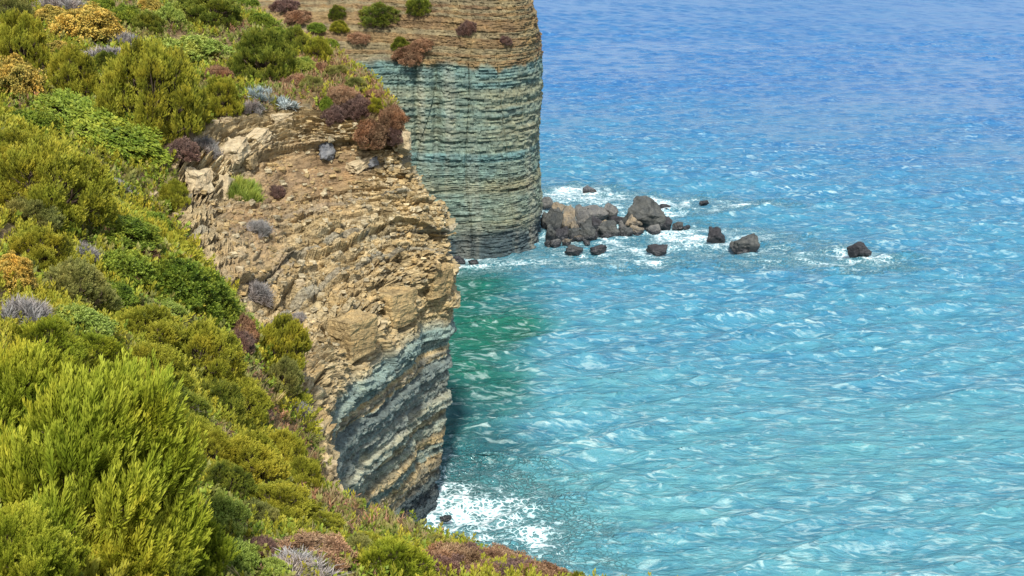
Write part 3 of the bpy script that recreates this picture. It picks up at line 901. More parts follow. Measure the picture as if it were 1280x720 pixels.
def sprig(kind, seed):
    r = np.random.default_rng(seed)
    vs, ts = [], []
    if kind in ('feather', 'plume', 'featherlow'):
        n = {'feather': 13, 'plume': 34, 'featherlow': 7}[kind]
        L0, W0 = {'feather': (.42, .055), 'plume': (.27, .024), 'featherlow': (.6, .11)}[kind]
        bend = r.normal(0, .12, 2)
        for i in range(n):
            z = (i + .3) / n
            a = i * 2.4 + r.normal(0, .3)
            tl = .62 * (1 - z * .55) + r.normal(0, .08)
            dv = np.array([math.cos(a) * math.sin(tl), math.sin(a) * math.sin(tl), math.cos(tl)])
            b = np.array([bend[0] * z * z, bend[1] * z * z, z * .8])
            v, t = diamond(b, dv, L0 * (1.1 - .5 * z) * r.uniform(.8, 1.2), W0, np.array([math.sin(a), -math.cos(a), .3]), .25 + .3 * z, .42 + .4 * z)
            vs += v; ts += t
    elif kind in ('leafy', 'leafylow'):
        n = 11 if kind == 'leafy' else 6
        L0, W0 = (.42, .11) if kind == 'leafy' else (.6, .2)
        for i in range(n):
            z = (i + .5) / n
            a = i * 2.4 + r.normal(0, .4)
            tl = 1.15 - .6 * z + r.normal(0, .2)
            dv = np.array([math.cos(a) * math.sin(tl), math.sin(a) * math.sin(tl), math.cos(tl)])
            c = r.uniform(-.15, .15)
            v, t = diamond(np.array([0, 0, z * .75]), dv, L0 * r.uniform(.8, 1.2), W0, np.array([math.sin(a) * .4, -math.cos(a) * .4, 1.0]) if False else np.array([0, 0, 1.0]) + .5 * r.normal(0, 1, 3), .35 + .2 * z + c, .55 + .25 * z + c)
            vs += v; ts += t
    elif kind == 'umbel':
        for i in range(5):
            a = i * 2.4
            dv = np.array([math.cos(a) * .8, math.sin(a) * .8, .5])
            v, t = diamond(np.array([0, 0, .15 + i * .1]), dv, .4, .09, np.array([0, 0, 1.0]), .1, .3)
            vs += v; ts += t
        for i in range(12):
            a = i * 2.4; rr_ = .32 * math.sqrt((i + .5) / 12)
            b = np.array([math.cos(a) * rr_, math.sin(a) * rr_, .85 - rr_ * .4])
            dv = np.array([math.cos(a) * .7, math.sin(a) * .7, .5]) + r.normal(0, .25, 3)
            v, t = diamond(b, dv / np.linalg.norm(dv), .24, .1, r.normal(0, .4, 3) + np.array([0, 0, 1]), .6, .95)
            vs += v; ts += t
    elif kind == 'twig':
        for i in range(9):
            z = r.uniform(0, .65)
            a = r.uniform(0, 6.28); tl = r.uniform(.15, .8) if i else 0
            dv = np.array([math.cos(a) * math.sin(tl), math.sin(a) * math.sin(tl), math.cos(tl)])
            v, t = diamond(np.array([0, 0, z * .6]), dv, r.uniform(.45, .95) * (1 - z * .3), .016 if i else .024, r.normal(0, 1, 3), r.uniform(.1, .6), r.uniform(.5, .95))
            vs += v; ts += t
    elif kind == 'tuftdead':
        for i in range(12):
            z = (i + .4) / 12
            a = i * 2.4; tl = r.uniform(.3, 1.2)
            dv = np.array([math.cos(a) * math.sin(tl), math.sin(a) * math.sin(tl), math.cos(tl)])
            v, t = diamond(np.array([0, 0, z * .7]), dv, r.uniform(.25, .5), r.uniform(.03, .08), r.normal(0, 1, 3), r.uniform(.1, .5), r.uniform(.45, .95))
            vs += v; ts += t
    elif kind == 'spike':
        for i in range(14):
            a = i * 2.4; tl = .25 + 1.0 * i / 14
            dv = np.array([math.cos(a) * math.sin(tl), math.sin(a) * math.sin(tl), math.cos(tl)])
            v, t = diamond(np.zeros(3), dv, r.uniform(.7, 1.0), .045, np.array([0, 0, 1.0]), .3, .8)
            vs += v; ts += t
    elif kind == 'grass':
        for i in range(9):
            a = r.uniform(0, 6.28); tl = r.uniform(.1, .6)
            dv = np.array([math.cos(a) * math.sin(tl), math.sin(a) * math.sin(tl), math.cos(tl)])
            v, t = diamond(r.normal(0, .1, 3) * [1, 1, 0], dv, r.uniform(.6, 1.0), .03, r.normal(0, 1, 3), .3, .8)
            vs += v; ts += t
    return np.array(vs), np.array(ts)


def scatter(pos, dirs, size, kinds, rng, tint=0.0):
    """place sprigs: returns verts, quads, tints"""
    V_, T_ = [], []
    which = rng.integers(0, len(kinds), len(pos))
    for k, (tv, tt) in enumerate(kinds):
        s = which == k
        n = int(s.sum())
        if not n: continue
        d = dirs[s]; d = d / np.linalg.norm(d, axis=1, keepdims=True)
        rnd = rng.normal(0, 1, (n, 3))
        x = np.cross(rnd, d); x /= np.linalg.norm(x, axis=1, keepdims=True)
        y = np.cross(d, x)
        M = np.stack([x, y, d], 2) * size[s][:, None, None]
        V_.append((np.einsum('nij,mj->nmi', M, tv) + pos[s][:, None, :]).reshape(-1, 3))
        tn = tint[s] if not np.isscalar(tint) else np.full(n, tint)
        T_.append((tt[None, :] + tn[:, None]).reshape(-1))
    V_, T_ = np.concatenate(V_), np.concatenate(T_)
    return V_, np.arange(len(V_)).reshape(-1, 4), T_


def tube_mesh(name, paths, mat):
    vs, fs = [], []
    for pts, rads in paths:
        pts = np.array(pts); b0 = len(vs)
        for i, p in enumerate(pts):
            d = pts[min(i + 1, len(pts) - 1)] - pts[max(i - 1, 0)]
            d = d / (np.linalg.norm(d) + 1e-9)
            x = np.cross(d, [.3, .9, .1]); x /= np.linalg.norm(x); y = np.cross(d, x)
            for q in range(5):
                a = q * 2 * math.pi / 5
                vs.append(p + (x * math.cos(a) + y * math.sin(a)) * rads[i])
        for i in range(len(pts) - 1):
            for q in range(5):
                a, b = b0 + i * 5 + q, b0 + i * 5 + (q + 1) % 5
                fs.append((a, b, b + 5, a + 5))
    return mesh_np(name, np.array(vs), np.array(fs), mat)


LEAF = {
 'olive': mat_leaf('olive_foliage', (.05, .06, .006), (.245, .245, .021), (.46, .43, .05)),
 'dark': mat_leaf('dark_green_foliage', (.025, .042, .008), (.125, .155, .018), (.31, .32, .04)),
 'green': mat_leaf('green_foliage', (.03, .06, .008), (.125, .185, .018), (.32, .38, .045)),
 'lime': mat_leaf('pale_green_foliage', (.09, .14, .02), (.27, .34, .055), (.44, .5, .12)),
 'spring': mat_leaf('yellow_green_foliage', (.04, .062, .004), (.235, .28, .018), (.54, .55, .06), .3),
 'yellow': mat_leaf('yellow_flower_foliage', (.07, .09, .015), (.26, .22, .05), (.62, .44, .09)),
 'rust': mat_leaf('russet_dead_foliage', (.08, .04, .022), (.26, .145, .08), (.48, .30, .17), .1),
 'brown': mat_leaf('dark_brown_dead_foliage', (.05, .03, .027), (.15, .09, .075), (.30, .19, .14), .1),
 'grey': mat_leaf('grey_dead_twigs', (.09, .08, .078), (.22, .20, .19), (.42, .39, .36), .0),
 'silver': mat_leaf('silver_leaves', (.10, .135, .13), (.24, .30, .30), (.46, .52, .52), .1),
 'sage': mat_leaf('grey_green_foliage', (.05, .06, .015), (.20, .205, .05), (.36, .35, .11)),
}
BARK = mat_plain('bark', (.09, .065, .045))
BARKG = mat_plain('grey_bark', (.2, .175, .16))


def crown(name, seed, lf, sp_kinds, n, size, nl=14, spread=.62, lr=(.26, .46), flat=1.0, upw=.6, jit=.45, bark=None):
    """unit crown: radius about 1, height about 1.15; returns foliage mesh and stem mesh"""
    r = np.random.default_rng(seed)
    cs, rs, br = [], [], []
    for i in range(nl):
        a = i * 2.4 + r.normal(0, .4)
        q = math.sqrt((i + .5) / nl)
        rad_ = spread * q * r.uniform(.75, 1.15)
        hz = (.30 + .48 * (1 - q ** 2.2) * r.uniform(.7, 1.25)) * flat
        cs.append((rad_ * math.cos(a), rad_ * math.sin(a), hz)); rs.append(r.uniform(*lr) * (1.1 - .25 * q))
        br.append(r.normal(0, .09))
    for i in range(nl // 3):          # low skirt
        a = i * 2 * math.pi / (nl // 3) + r.normal(0, .2)
        cs.append((.62 * math.cos(a), .62 * math.sin(a), .16 * flat)); rs.append(r.uniform(*lr)); br.append(r.normal(0, .09))
    nl = len(cs)
    cs, rs, br = np.array(cs), np.array(rs), np.array(br)
    m = n * 4
    wi = r.choice(nl, m, p=rs ** 2 / (rs ** 2).sum())
    d = r.normal(0, 1, (m, 3)); d[:, 2] = np.abs(d[:, 2]) * 1.0 + d[:, 2] * .35
    d /= np.linalg.norm(d, axis=1, keepdims=True)
    rr_ = rs[wi] * r.uniform(.72, 1.04, m) * (1 + jit * vn(d * 2.2 + wi[:, None] * 3.7, 1.3, seed))
    p = cs[wi] + d * rr_[:, None] * np.array([1, 1, .95])
    ins = np.zeros(m, bool)
    for c, q in zip(cs, rs):
        ins |= np.linalg.norm(p - c, axis=1) < q * .66
    ok = (~ins) & (p[:, 2] > .02)
    p, d, wi = p[ok][:n], d[ok][:n], wi[ok][:n]
    dirs = d * .8 + np.array([0, 0, upw]) + r.normal(0, .22, p.shape)
    sz = size * r.uniform(.65, 1.25, len(p))
    ks = [sprig(k, seed * 13 + i) for i, k in enumerate(sp_kinds)]
    v, f, t = scatter(p - dirs / np.linalg.norm(dirs, axis=1, keepdims=True) * sz[:, None] * .45, dirs, sz, ks, r, br[wi] + r.normal(0, .07, len(p)))
    fo = mesh_np(name + '_foliage', v, f, LEAF[lf], {'tint': ('FLOAT', t)}, smooth=False)
    paths = []
    for c, q in zip(cs, rs):
        e = c * np.array([.95, .95, .9])
        mid = np.array([c[0] * .35, c[1] * .35, c[2] * .45]) + r.normal(0, .04, 3)
        paths.append(([(c[0] * .05, c[1] * .05, -.25), mid, e], [.035, .025, .008]))
        for _ in range(3):
            dd = r.normal(0, 1, 3); dd[2] = abs(dd[2]); dd /= np.linalg.norm(dd)
            paths.append(([mid * .4 + e * .6, e + dd * q * .45, e + dd * q * .85], [.012, .008, .003]))
    st = tube_mesh(name + '_stem', paths, bark or BARK)
    return fo, st


F3 = ['feather'] * 3; L3 = ['leafy'] * 3
KIND = {
 'olive': [crown('olive', s, 'olive', F3, 2600, .16, nl=34, upw=.9, lr=(.15, .30), spread=.72) for s in (1, 2, 3, 4)],
 'dark': [crown('dark', s, 'dark', F3, 2500, .16, nl=30, upw=.8, lr=(.16, .3), spread=.7) for s in (11, 12)],
 'green': [crown('green', s, 'green', L3, 2600, .14, nl=34, flat=.85, upw=.4, lr=(.16, .3), spread=.72) for s in (21, 22, 23)],
 'lime': [crown('lime', s, 'lime', L3, 2000, .15, nl=26, flat=.8, upw=.5, lr=(.18, .32), spread=.72) for s in (31, 32)],
 'sage': [crown('sage', s, 'sage', F3, 2200, .16, nl=28, flat=.9, upw=.7, lr=(.16, .3), spread=.72) for s in (41, 42)],
 'yellow': [crown('yellow', s, 'yellow', ['umbel'] * 3, 1000, .23, nl=26, flat=.85, upw=.8, lr=(.16, .32), spread=.72) for s in (51, 52)],
 'rust': [crown('rust', s, 'rust', ['tuftdead'] * 3, 1500, .21, nl=26, flat=.75, upw=.7, lr=(.13, .28), spread=.8) for s in (61, 62, 63)],
 'brown': [crown('brown', s, 'brown', ['tuftdead'] * 2 + ['twig'], 1100, .26, nl=20, flat=.75, upw=.7, lr=(.13, .28), spread=.8) for s in (71, 72)],
 'grey': [crown('grey', s, 'grey', ['twig'] * 4, 330, .62, nl=14, flat=.7, upw=.7, bark=BARKG, lr=(.12, .3), spread=.75) for s in (81, 82, 83)],
 'silver': [crown('silver', s, 'silver', ['spike'] * 2, 60, .5, nl=7, flat=.5, upw=1.0, bark=BARKG, lr=(.1, .3), spread=.75) for s in (91, 92)],
 'grass': [crown('grass', s, 'lime', ['grass'] * 3, 320, .6, nl=9, flat=.3, upw=1.2) for s in (95,)],
 'plume': [crown('plume', s, 'spring', ['plume'] * 6, 2500, .25, nl=40, flat=1.0, upw=1.0, lr=(.15, .30), spread=.78) for s in (101, 102)],
 'plumedark': [crown('plumedark', s, 'spring', ['plume'] * 4, 2400, .2, nl=26, upw=.8, lr=(.18, .34)) for s in (111, 112)],
}
COUNT = {}
SHRUB_FOOT = []


def shrub(kind, px, py, w, h, label, end=None, name=None, group=None, cat='shrub', fat=1.0):
    """px, py, w, h: the patch the plant fills in the photograph; end: far end of a wind-swept cushion"""
    big = 1.28 if (kind in ('olive', 'dark', 'sage', 'green', 'lime') and py > 215 and px < 420) or (py > 640 and 300 < px < 715) else (1.0 if kind.startswith('plume') else 1.14)
    w, h = w * big, h * big
    var = KIND[kind]
    i = COUNT.get(kind, 0); COUNT[kind] = i + 1
    fo, st = var[i % len(var)]
    nm = name or {'grey': 'dead_shrub', 'brown': 'dead_shrub', 'rust': 'heath_shrub', 'silver': 'silver_plant', 'yellow': 'flowering_shrub', 'grass': 'grass_tuft'}.get(kind, 'shrub')
    if end:
        a, b = hit(px, py), hit(*end)
        if a is None or b is None: print('MISS', label); return
        c = (a[0] + b[0]) / 2
        dirv = (b[0] - a[0]); Lh = dirv.length / 2
        m = (a[2] + b[2]) / 2 / FPX
        x = dirv.normalized()
        n = ((a[1] + b[1]) / 2).normalized()
        y = n.cross(x).normalized(); z = x.cross(y)
        M = Matrix((x, y, z)).transposed().to_4x4()
        sc = (Lh * 1.05, w * m / 2, h * m)
        root = bpy.data.objects.new(nm, None); COL.objects.link(root)
        root.matrix_world = Matrix.Translation(c - z * .1) @ M
        foot = (c.x, c.y, min(Lh, w * m / 2))
    else:
        r = hit(px, py + h * .30)
        q_ = 0
        while r is None and py > 690 and q_ < 160:
            q_ += 4; r = hit(px, py + h * .30 + q_)
        h += q_
        if r is None: print('MISS', label); return
        p, n, t = r
        m = t / FPX
        R_ = w * m / 2 * fat
        dep = math.asin(max(min(-ray(px, py).normalized().z, 1), 0))
        Hh = max(h * m - w * m * math.sin(dep) * .5, .42 * h * m) / 1.12
        if not kind.startswith('plume'): Hh = min(Hh, .78 * w * m)
        if kind == 'grey': Hh = min(Hh, .5 * w * m)
        root = bpy.data.objects.new(nm, None); COL.objects.link(root)
        rnd = random.Random(hash((px, py)) & 0xffff)
        up = (Vector((0, 0, 1)) * .65 + n * .35).normalized()
        q = up.to_track_quat('Z', 'Y')
        root.rotation_mode = 'QUATERNION'
        root.rotation_quaternion = q @ Matrix.Rotation(rnd.uniform(0, 6.28), 3, 'Z').to_quaternion()
        root.location = p - Vector((0, 0, .08 * Hh)) - Vector((ray(px, py).x, ray(px, py).y, 0)) * 0
        sc = (R_, R_, Hh)
        foot = (p.x, p.y, R_)
    SHRUB_FOOT.append(foot)
    tag(root, label, cat, group)
    for part, me in (('foliage', fo), ('stem', st)):
        o = link(part, me, root)
        o.scale = sc
    return root


S = shrub
# --- the brow of the near headland, left to right
S('olive', 193, 122, 124, 126, 'large olive green bushy shrub on the brow above the pale ledges, biggest one up there')
S('dark', 329, 74, 86, 64, 'round dark olive shrub on the brow, above the silvery spiky plants')
S('olive', 276, 120, 50, 62, 'small olive shrub with a browned top, between two larger shrubs on the brow')
S('rust', 272, 92, 34, 26, 'small russet tuft growing over the top of a small olive shrub on the brow')
S('olive', 93, 92, 60, 66, 'upright olive shrub below the golden bush, upper left')
S('olive', 27, 58, 68, 62, 'feathery olive shrub at the left edge above the yellow flowering bush')
S('yellow', 20, 98, 54, 56, 'yellow flowering bush at the left edge of the upper slope')
S('yellow', 112, 34, 80, 46, 'wide golden yellow bush near the top left corner')
S('yellow', 66, 22, 40, 24, 'small golden bush left of the wide golden one at the top')
S('green', 82, 36, 34, 18, 'small green cushion on the left flank of the wide golden bush')
S('dark', 260, 16, 84, 44, 'dark green dense bush at the top edge, left of the dirt slope')
S('lime', 244, 60, 84, 34, 'pale green mound between the two big dark brow shrubs')
S('lime', 214, 22, 36, 34, 'bright lime bush at the left of the dark bush on the top edge')
S('green', 156, 22, 40, 30, 'bright green bush at the top edge, right of the golden bush')
S('green', 128, 8, 34, 22, 'green bush touching the top edge behind the wide golden bush')
S('yellow', 186, 8, 30, 20, 'ochre tinted bush touching the top edge, left of the lime bush')
S('grey', 158, 46, 34, 36, 'pale grey dead twigs right of the wide golden bush')
S('grey', 136, 68, 66, 22, 'low silvery grey dead brush below the wide golden bush')
S('grey', 78, 6, 44, 26, 'grey bare twigs at the top edge above the golden bush')
S('sage', 16, 14, 52, 36, 'grey green bush in the top left corner')
S('dark', 186, 32, 44, 26, 'dark bush in the hollow right of the bright green top bush')
S('dark', 134, 78, 30, 22, 'dark green bush in front of the low silvery dead brush')
S('rust', 128, 104, 24, 40, 'pinkish brown dry strip of heath between two olive shrubs')
S('yellow', 76, 62, 34, 18, 'low ochre tuft behind the upright olive shrub')
S('green', 46, 128, 108, 34, 'long dark green wind swept cushion sloping to the gully', end=(205, 232), fat=1)
S('green', 40, 150, 60, 30, 'bright green bulging upper end of the long wind swept cushion')
S('lime', 36, 182, 60, 20, 'yellow green wind swept cushion below the long dark green one', end=(130, 232))
S('grey', 112, 222, 26, 16, 'grey twiggy flank of the yellow green wind swept cushion', end=(176, 254))
S('sage', 110, 246, 22, 14, 'grey green low cushion running down towards a pale stone', end=(158, 272))
S('silver', 322, 112, 38, 26, 'silvery blue spiky plant under the round dark brow shrub')
S('silver', 352, 122, 38, 22, 'second silvery spiky plant to the right, above the brown dirt')
S('grey', 316, 132, 30, 20, 'pale bleached dead branches above the pale ledges, left of the brown dirt')
S('green', 327, 28, 38, 22, 'green bush behind the round dark brow shrub')
S('green', 345, 46, 36, 24, 'bright green bush just right behind the round dark brow shrub')
S('dark', 368, 54, 38, 36, 'bluish dark green bush right of the round dark brow shrub')
S('olive', 398, 64, 34, 30, 'olive bush second from the right in the row behind the brow')
S('green', 412, 56, 26, 16, 'small green bush at the right end of the row behind the brow')
S('lime', 378, 82, 40, 22, 'lime green low bush right of the round dark brow shrub')
S('sage', 392, 106, 34, 22, 'grey green heath on the brow above the dark blue grey boulder')
S('rust', 372, 100, 34, 22, 'russet heath right of the second silvery plant')
S('green', 408, 128, 20, 24, 'small bright green bush among russet heath on the brow')
S('rust', 428, 118, 42, 30, 'pinkish russet heath in the middle of the brow')
S('brown', 418, 142, 36, 26, 'dark brown heath hanging over the brow, above the dark blue grey boulder')
S('brown', 446, 130, 40, 30, 'dark purple brown heath on the brow, left of the nose heath')
S('rust', 465, 162, 46, 34, 'reddish purple heath spilling over the brow edge')
S('rust', 488, 142, 38, 32, 'orange brown heath right at the nose of the near cliff')
S('olive', 470, 132, 20, 20, 'small olive tuft amid the heath near the nose')
S('brown', 494, 166, 26, 26, 'dark brown heath at the very tip of the brow')
S('sage', 444, 108, 38, 20, 'dull grey green low scrub along the back of the brow')
S('rust', 468, 118, 36, 18, 'dry brown scrub on the skyline of the brow against the far cliff')
S('sage', 420, 90, 38, 18, 'grey green scrub on the skyline left of the dry brown scrub')
S('rust', 398, 84, 30, 16, 'small dry russet scrub in the row behind the brow')
# --- gully
S('grass', 302, 232, 50, 34, 'bright green grassy patch growing in the upper gully', cat='grass')
S('grey', 320, 354, 40, 50, 'blue grey dead bush low in the middle of the gully')
S('grey', 322, 276, 34, 44, 'grey violet dead bush in the gully below the green grassy patch')
S('brown', 345, 238, 24, 20, 'small brown dry tuft in the brown dirt of the gully')
S('grey', 372, 392, 22, 24, 'bleached white branches beside the olive shrub at the gully mouth')
S('brown', 226, 186, 40, 32, 'dark grey brown dead brush above the big pale yellow outcrop')
S('grey', 258, 180, 34, 28, 'blue grey dead brush right of other dead brush above the pale outcrop')
# --- slope edge along the gully
S('olive', 218, 244, 36, 30, 'small olive bush left of the big pale yellow outcrop')
S('green', 188, 276, 42, 26, 'small green bush below a pale stone at the slope edge')
S('green', 222, 338, 48, 34, 'green bush left of the earthy gully edge, beneath the flat slabs')
S('rust', 182, 316, 30, 24, 'pinkish dry scrub on the earth beside the flat slabs')
S('rust', 214, 346, 24, 16, 'small reddish tuft under the flat slabs, above the big green cushion')
S('green', 168, 362, 76, 46, 'broad fresh green cushion running to the gully edge', end=(286, 398))
S('olive', 345, 430, 66, 66, 'olive shrub standing out over the cliff, right of the russet dead one')
S('rust', 300, 404, 42, 60, 'russet dead shrub between the green cushion and the overhanging olive shrub')
S('brown', 296, 424, 40, 40, 'dark burnt looking twigs below the russet dead shrub')
S('sage', 350, 468, 46, 44, 'grey green skirt of scrub under the overhanging olive shrub')
S('grey', 372, 496, 30, 60, 'pale grey lichen covered dead shrub against the cliff edge')
S('brown', 320, 500, 36, 60, 'dark brown dead shrub at the cliff edge above an orange one')
S('rust', 310, 514, 24, 24, 'orange brown dead tuft under the dark brown dead shrub')
# --- left slope
S('olive', 62, 236, 130, 96, 'large olive shrub at the left edge below the wind swept cushions')
S('olive', 20, 196, 70, 56, 'olive shrub at the left edge beneath the bright green cushion')
S('sage', 36, 268, 66, 40, 'dull grey green shrub at the left edge under the large olive one')
S('green', 146, 286, 90, 40, 'yellowish green low scrub sloping down right of the large left olive shrub')
S('grey', 101, 312, 36, 30, 'grey brown twiggy bush in the middle of the left slope')
S('olive', 50, 312, 74, 46, 'green bush left of the grey brown twiggy bush')
S('green', 148, 332, 74, 48, 'glossy mid green bush above the grey green shrub')
S('sage', 88, 356, 92, 58, 'grey green rounded shrub in the middle of the left slope')
S('yellow', 14, 340, 52, 66, 'tall yellow flowering bush at the left edge of the middle slope')
S('grey', 30, 388, 66, 44, 'pale grey brown dead brush at the left edge under the yellow bush')
S('lime', 98, 396, 72, 38, 'bright yellow green bush below the grey green rounded shrub')
S('green', 140, 366, 50, 32, 'dark leafy green bush left of the broad fresh green cushion')
S('olive', 180, 412, 92, 60, 'olive shrub below the broad fresh green cushion')
S('lime', 208, 384, 40, 24, 'small lime tuft at the foot of the broad fresh green cushion')
S('olive', 250, 444, 86, 76, 'olive shrub left of the russet dead shrub, above the dark hollow')
S('olive', 190, 462, 84, 64, 'olive shrub above the bright foreground bush, beside the white twigs')
S('plumedark', 120, 440, 96, 56, 'soft olive shrub left of the white twigs')
S('plumedark', 52, 424, 100, 60, 'olive shrub at the left directly behind the bright foreground bush')
S('lime', 22, 448, 60, 36, 'yellow green bush at the left edge behind the bright foreground bush')
S('silver', 178, 444, 18, 40, 'upright white bleached twigs standing among olive shrubs')
S('grey', 240, 506, 26, 22, 'small pale grey dead twigs right of the foreground bush top')
S('dark', 214, 508, 76, 52, 'dark green shrub behind the right shoulder of the foreground bush')
S('dark', 268, 498, 66, 52, 'dark green shrub below the olive shrub by the cliff edge')
S('olive', 240, 542, 76, 50, 'olive green shrub right of the foreground bush, half way down')
S('rust', 285, 542, 24, 16, 'small orange tuft in the olive shrubs near the cliff edge')
S('olive', 305, 570, 84, 66, 'olive shrub with a dark hollow under it near the cliff edge')
S('olive', 345, 566, 60, 60, 'olive shrub bordering the pale cliff, above the lowest slope scrub')
S('dark', 282, 600, 60, 50, 'shadowy dark green shrub under the olive ones, right of the foreground bush')
S('olive', 350, 626, 84, 58, 'olive scrub on the lower slope next to the layered cliff foot')
S('olive', 396, 650, 70, 34, 'olive scrub along the lowest part of the slope edge')
S('sage', 318, 640, 50, 40, 'grey green shrub above the russet and grey cushion')
# --- foreground
S('plume', 112, 596, 270, 290, 'huge bright yellow green feathery bush filling the lower left foreground')
S('plume', 30, 520, 180, 180, 'bright feathery bush at the left edge joined to the huge foreground one')
S('plume', 24, 690, 150, 130, 'feathery bush in the bottom left corner')
S('plume', 214, 676, 150, 120, 'feathery bush at the bottom edge, right part of the bright foreground')
S('lime', 276, 640, 56, 70, 'pale grey green bush at the right flank of the bright foreground bush')
S('lime', 292, 694, 60, 56, 'pale green bush at the bottom edge left of the russet and grey cushion')
S('rust', 384, 680, 104, 56, 'russet topped rounded cushion at the bottom edge')
S('grey', 374, 704, 100, 44, 'grey twiggy base of the russet topped cushion')
S('lime', 334, 708, 48, 34, 'small bright green bush at the bottom in front of the russet topped cushion')
S('brown', 326, 680, 34, 34, 'dark brown dead tuft at the left of the russet topped cushion')
S('plumedark', 490, 696, 92, 60, 'dense mid green bush at the bottom between two russet patches')
S('sage', 446, 684, 50, 40, 'grey green scrub right of the russet topped cushion')
S('rust', 566, 692, 70, 56, 'orange brown heath at the bottom right of the dense mid green bush')
S('brown', 560, 706, 60, 40, 'dark brown heath below the orange brown one at the bottom edge')
S('olive', 594, 668, 44, 24, 'thin olive sprigs rising above the heath at the foot of the cliff')
S('rust', 624, 694, 76, 44, 'russet heath in the middle of the bottom right spur')
S('brown', 640, 710, 76, 34, 'dark twiggy heath along the bottom edge of the spur')
S('rust', 676, 704, 56, 32, 'russet heath near the tip of the bottom spur')
S('olive', 722, 714, 36, 22, 'small olive bush at the tip of the bottom spur')
S('rust', 728, 708, 26, 18, 'small russet tuft over the olive bush at the spur tip')
S('sage', 760, 716, 22, 12, 'tiny green sprigs just past the spur tip')
S('olive', 905, 720, 44, 16, 'green tuft poking up at the bottom edge, right of the spur')
S('rust', 950, 720, 26, 16, 'small russet tuft poking up at the bottom edge, farthest right')
S('grey', 968, 718, 40, 40, 'thin bare dry stalks at the bottom edge, farthest right of all plants')
S('olive', 456, 672, 40, 22, 'olive scrub at the foot of the layered cliff, left end of the bottom spur')
S('olive', 524, 682, 40, 20, 'low olive scrub along the back edge of the bottom spur')
S('sage', 548, 676, 36, 22, 'grey green tuft behind the orange brown heath on the spur')
S('rust', 602, 710, 56, 34, 'orange russet heath at the bottom edge in front of the thin olive sprigs')
S('rust', 655, 688, 44, 26, 'pale russet heath on the seaward edge of the spur')
S('rust', 702, 712, 36, 24, 'last russet heath before the olive bush at the spur tip')
S('brown', 588, 690, 36, 34, 'dark hollowed heath between the orange brown heaths of the spur')
S('olive', 300, 500, 60, 54, 'olive shrub beside the orange brown dead tuft, left of the cliff edge')
S('olive', 378, 596, 50, 50, 'olive shrub next to the grey buff stone on the cliff border')
S('olive', 262, 560, 64, 48, 'olive shrub half way down the slope, below a small grey dead twig')
S('plume', 160, 690, 150, 110, 'bright feathery low skirt of the foreground at the bottom edge, second from the left')
# --- far headland
FARG = 'low shrubs on the far headland'
S('dark', 474, 17, 54, 18, 'long dark green shrub on the brown slope of the far headland', group=FARG)
S('dark', 524, 9, 34, 20, 'dark green shrub at the top edge above the far cliff', group=FARG)
S('brown', 585, 33, 24, 20, 'dark brown ball shaped shrub on the far cliff face', group=FARG)
S('brown', 632, 50, 16, 12, 'small dark shrub on the far cliff, right of the ball shaped one', group=FARG)
S('rust', 510, 66, 40, 22, 'russet shrub on the lip above the blue green band of the far cliff', group=FARG)
S('dark', 500, 56, 24, 18, 'small dark shrub touching the russet one on the far cliff lip', group=FARG)
S('rust', 528, 54, 30, 16, 'orange brown tuft up right of the russet shrub on the far cliff lip', group=FARG)
S('olive', 424, 34, 24, 14, 'small olive shrub on the dirt slope of the far headland', group=FARG)
S('green', 396, 34, 24, 12, 'small green shrub on the dirt slope, left of another one', group=FARG)
S('dark', 422, 16, 24, 14, 'small dark shrub high on the dirt slope near the top edge', group=FARG)
S('rust', 448, 46, 30, 12, 'flat russet mat on the dirt slope of the far headland', group=FARG)
S('rust', 372, 20, 36, 16, 'dry russet scrub on the dirt slope by the near shrubs', group=FARG)
S('brown', 356, 6, 34, 16, 'dark brown scrub at the top edge on the dirt slope', group=FARG)
S('green', 310, 6, 34, 18, 'green bush at the top edge right of the dark dense bush', group=FARG)

# ---------------------------------------------------------------- undergrowth between the shrubs
r = np.random.default_rng(99)
UND = {'olive': (['feather'] * 3, .30, .34), 'green': (['leafy'] * 3, .24, .24), 'rust': (['tuftdead'] * 3, .26, .16), 'sage': (['featherlow'] * 2, .26, .12), 'straw': (['grass'] * 3, .34, .14)}
LEAF['straw'] = mat_leaf('dry_grass', (.10, .08, .03), (.24, .19, .08), (.42, .35, .17))
candm = (V_near > .85) & (V_near < 4.03) & (U_near > 1.5) & (U_near < 15.9)
ci = np.argwhere(candm)
pc = P_near[ci[:, 0], ci[:, 1]]
# cell size so that tufts are even over the ground rather than over the grid
i0, j0 = ci[:, 0], ci[:, 1]
a = np.linalg.norm(P_near[np.minimum(i0 + 1, P_near.shape[0] - 1), j0] - pc, axis=1) * np.linalg.norm(P_near[i0, j0 + 1] - pc, axis=1)
dd = np.linalg.norm(pc - np.array([0, 0, 30]), axis=1)
inview = (np.abs(pc[:, 0]) < pc[:, 1] * .5 + 4)
wgt = a * inview / np.maximum(dd, 9) ** 1.3
wgt /= wgt.sum()
pk = r.choice(len(ci), 58000, p=wgt)
pp = pc[pk] + r.normal(0, .12, (len(pk), 3)) * [1, 1, .2]
nn = N_near[ci[pk, 0], ci[pk, 1]]
dn = dd[pk]
kind_noise = .5 + .5 * fbm(pp, .28, 401, 3) + r.normal(0, .13, len(pk))
edges_ = np.quantile(kind_noise, [0, .46, .72, .88, .93, 1.0]); edges_[-1] += 1
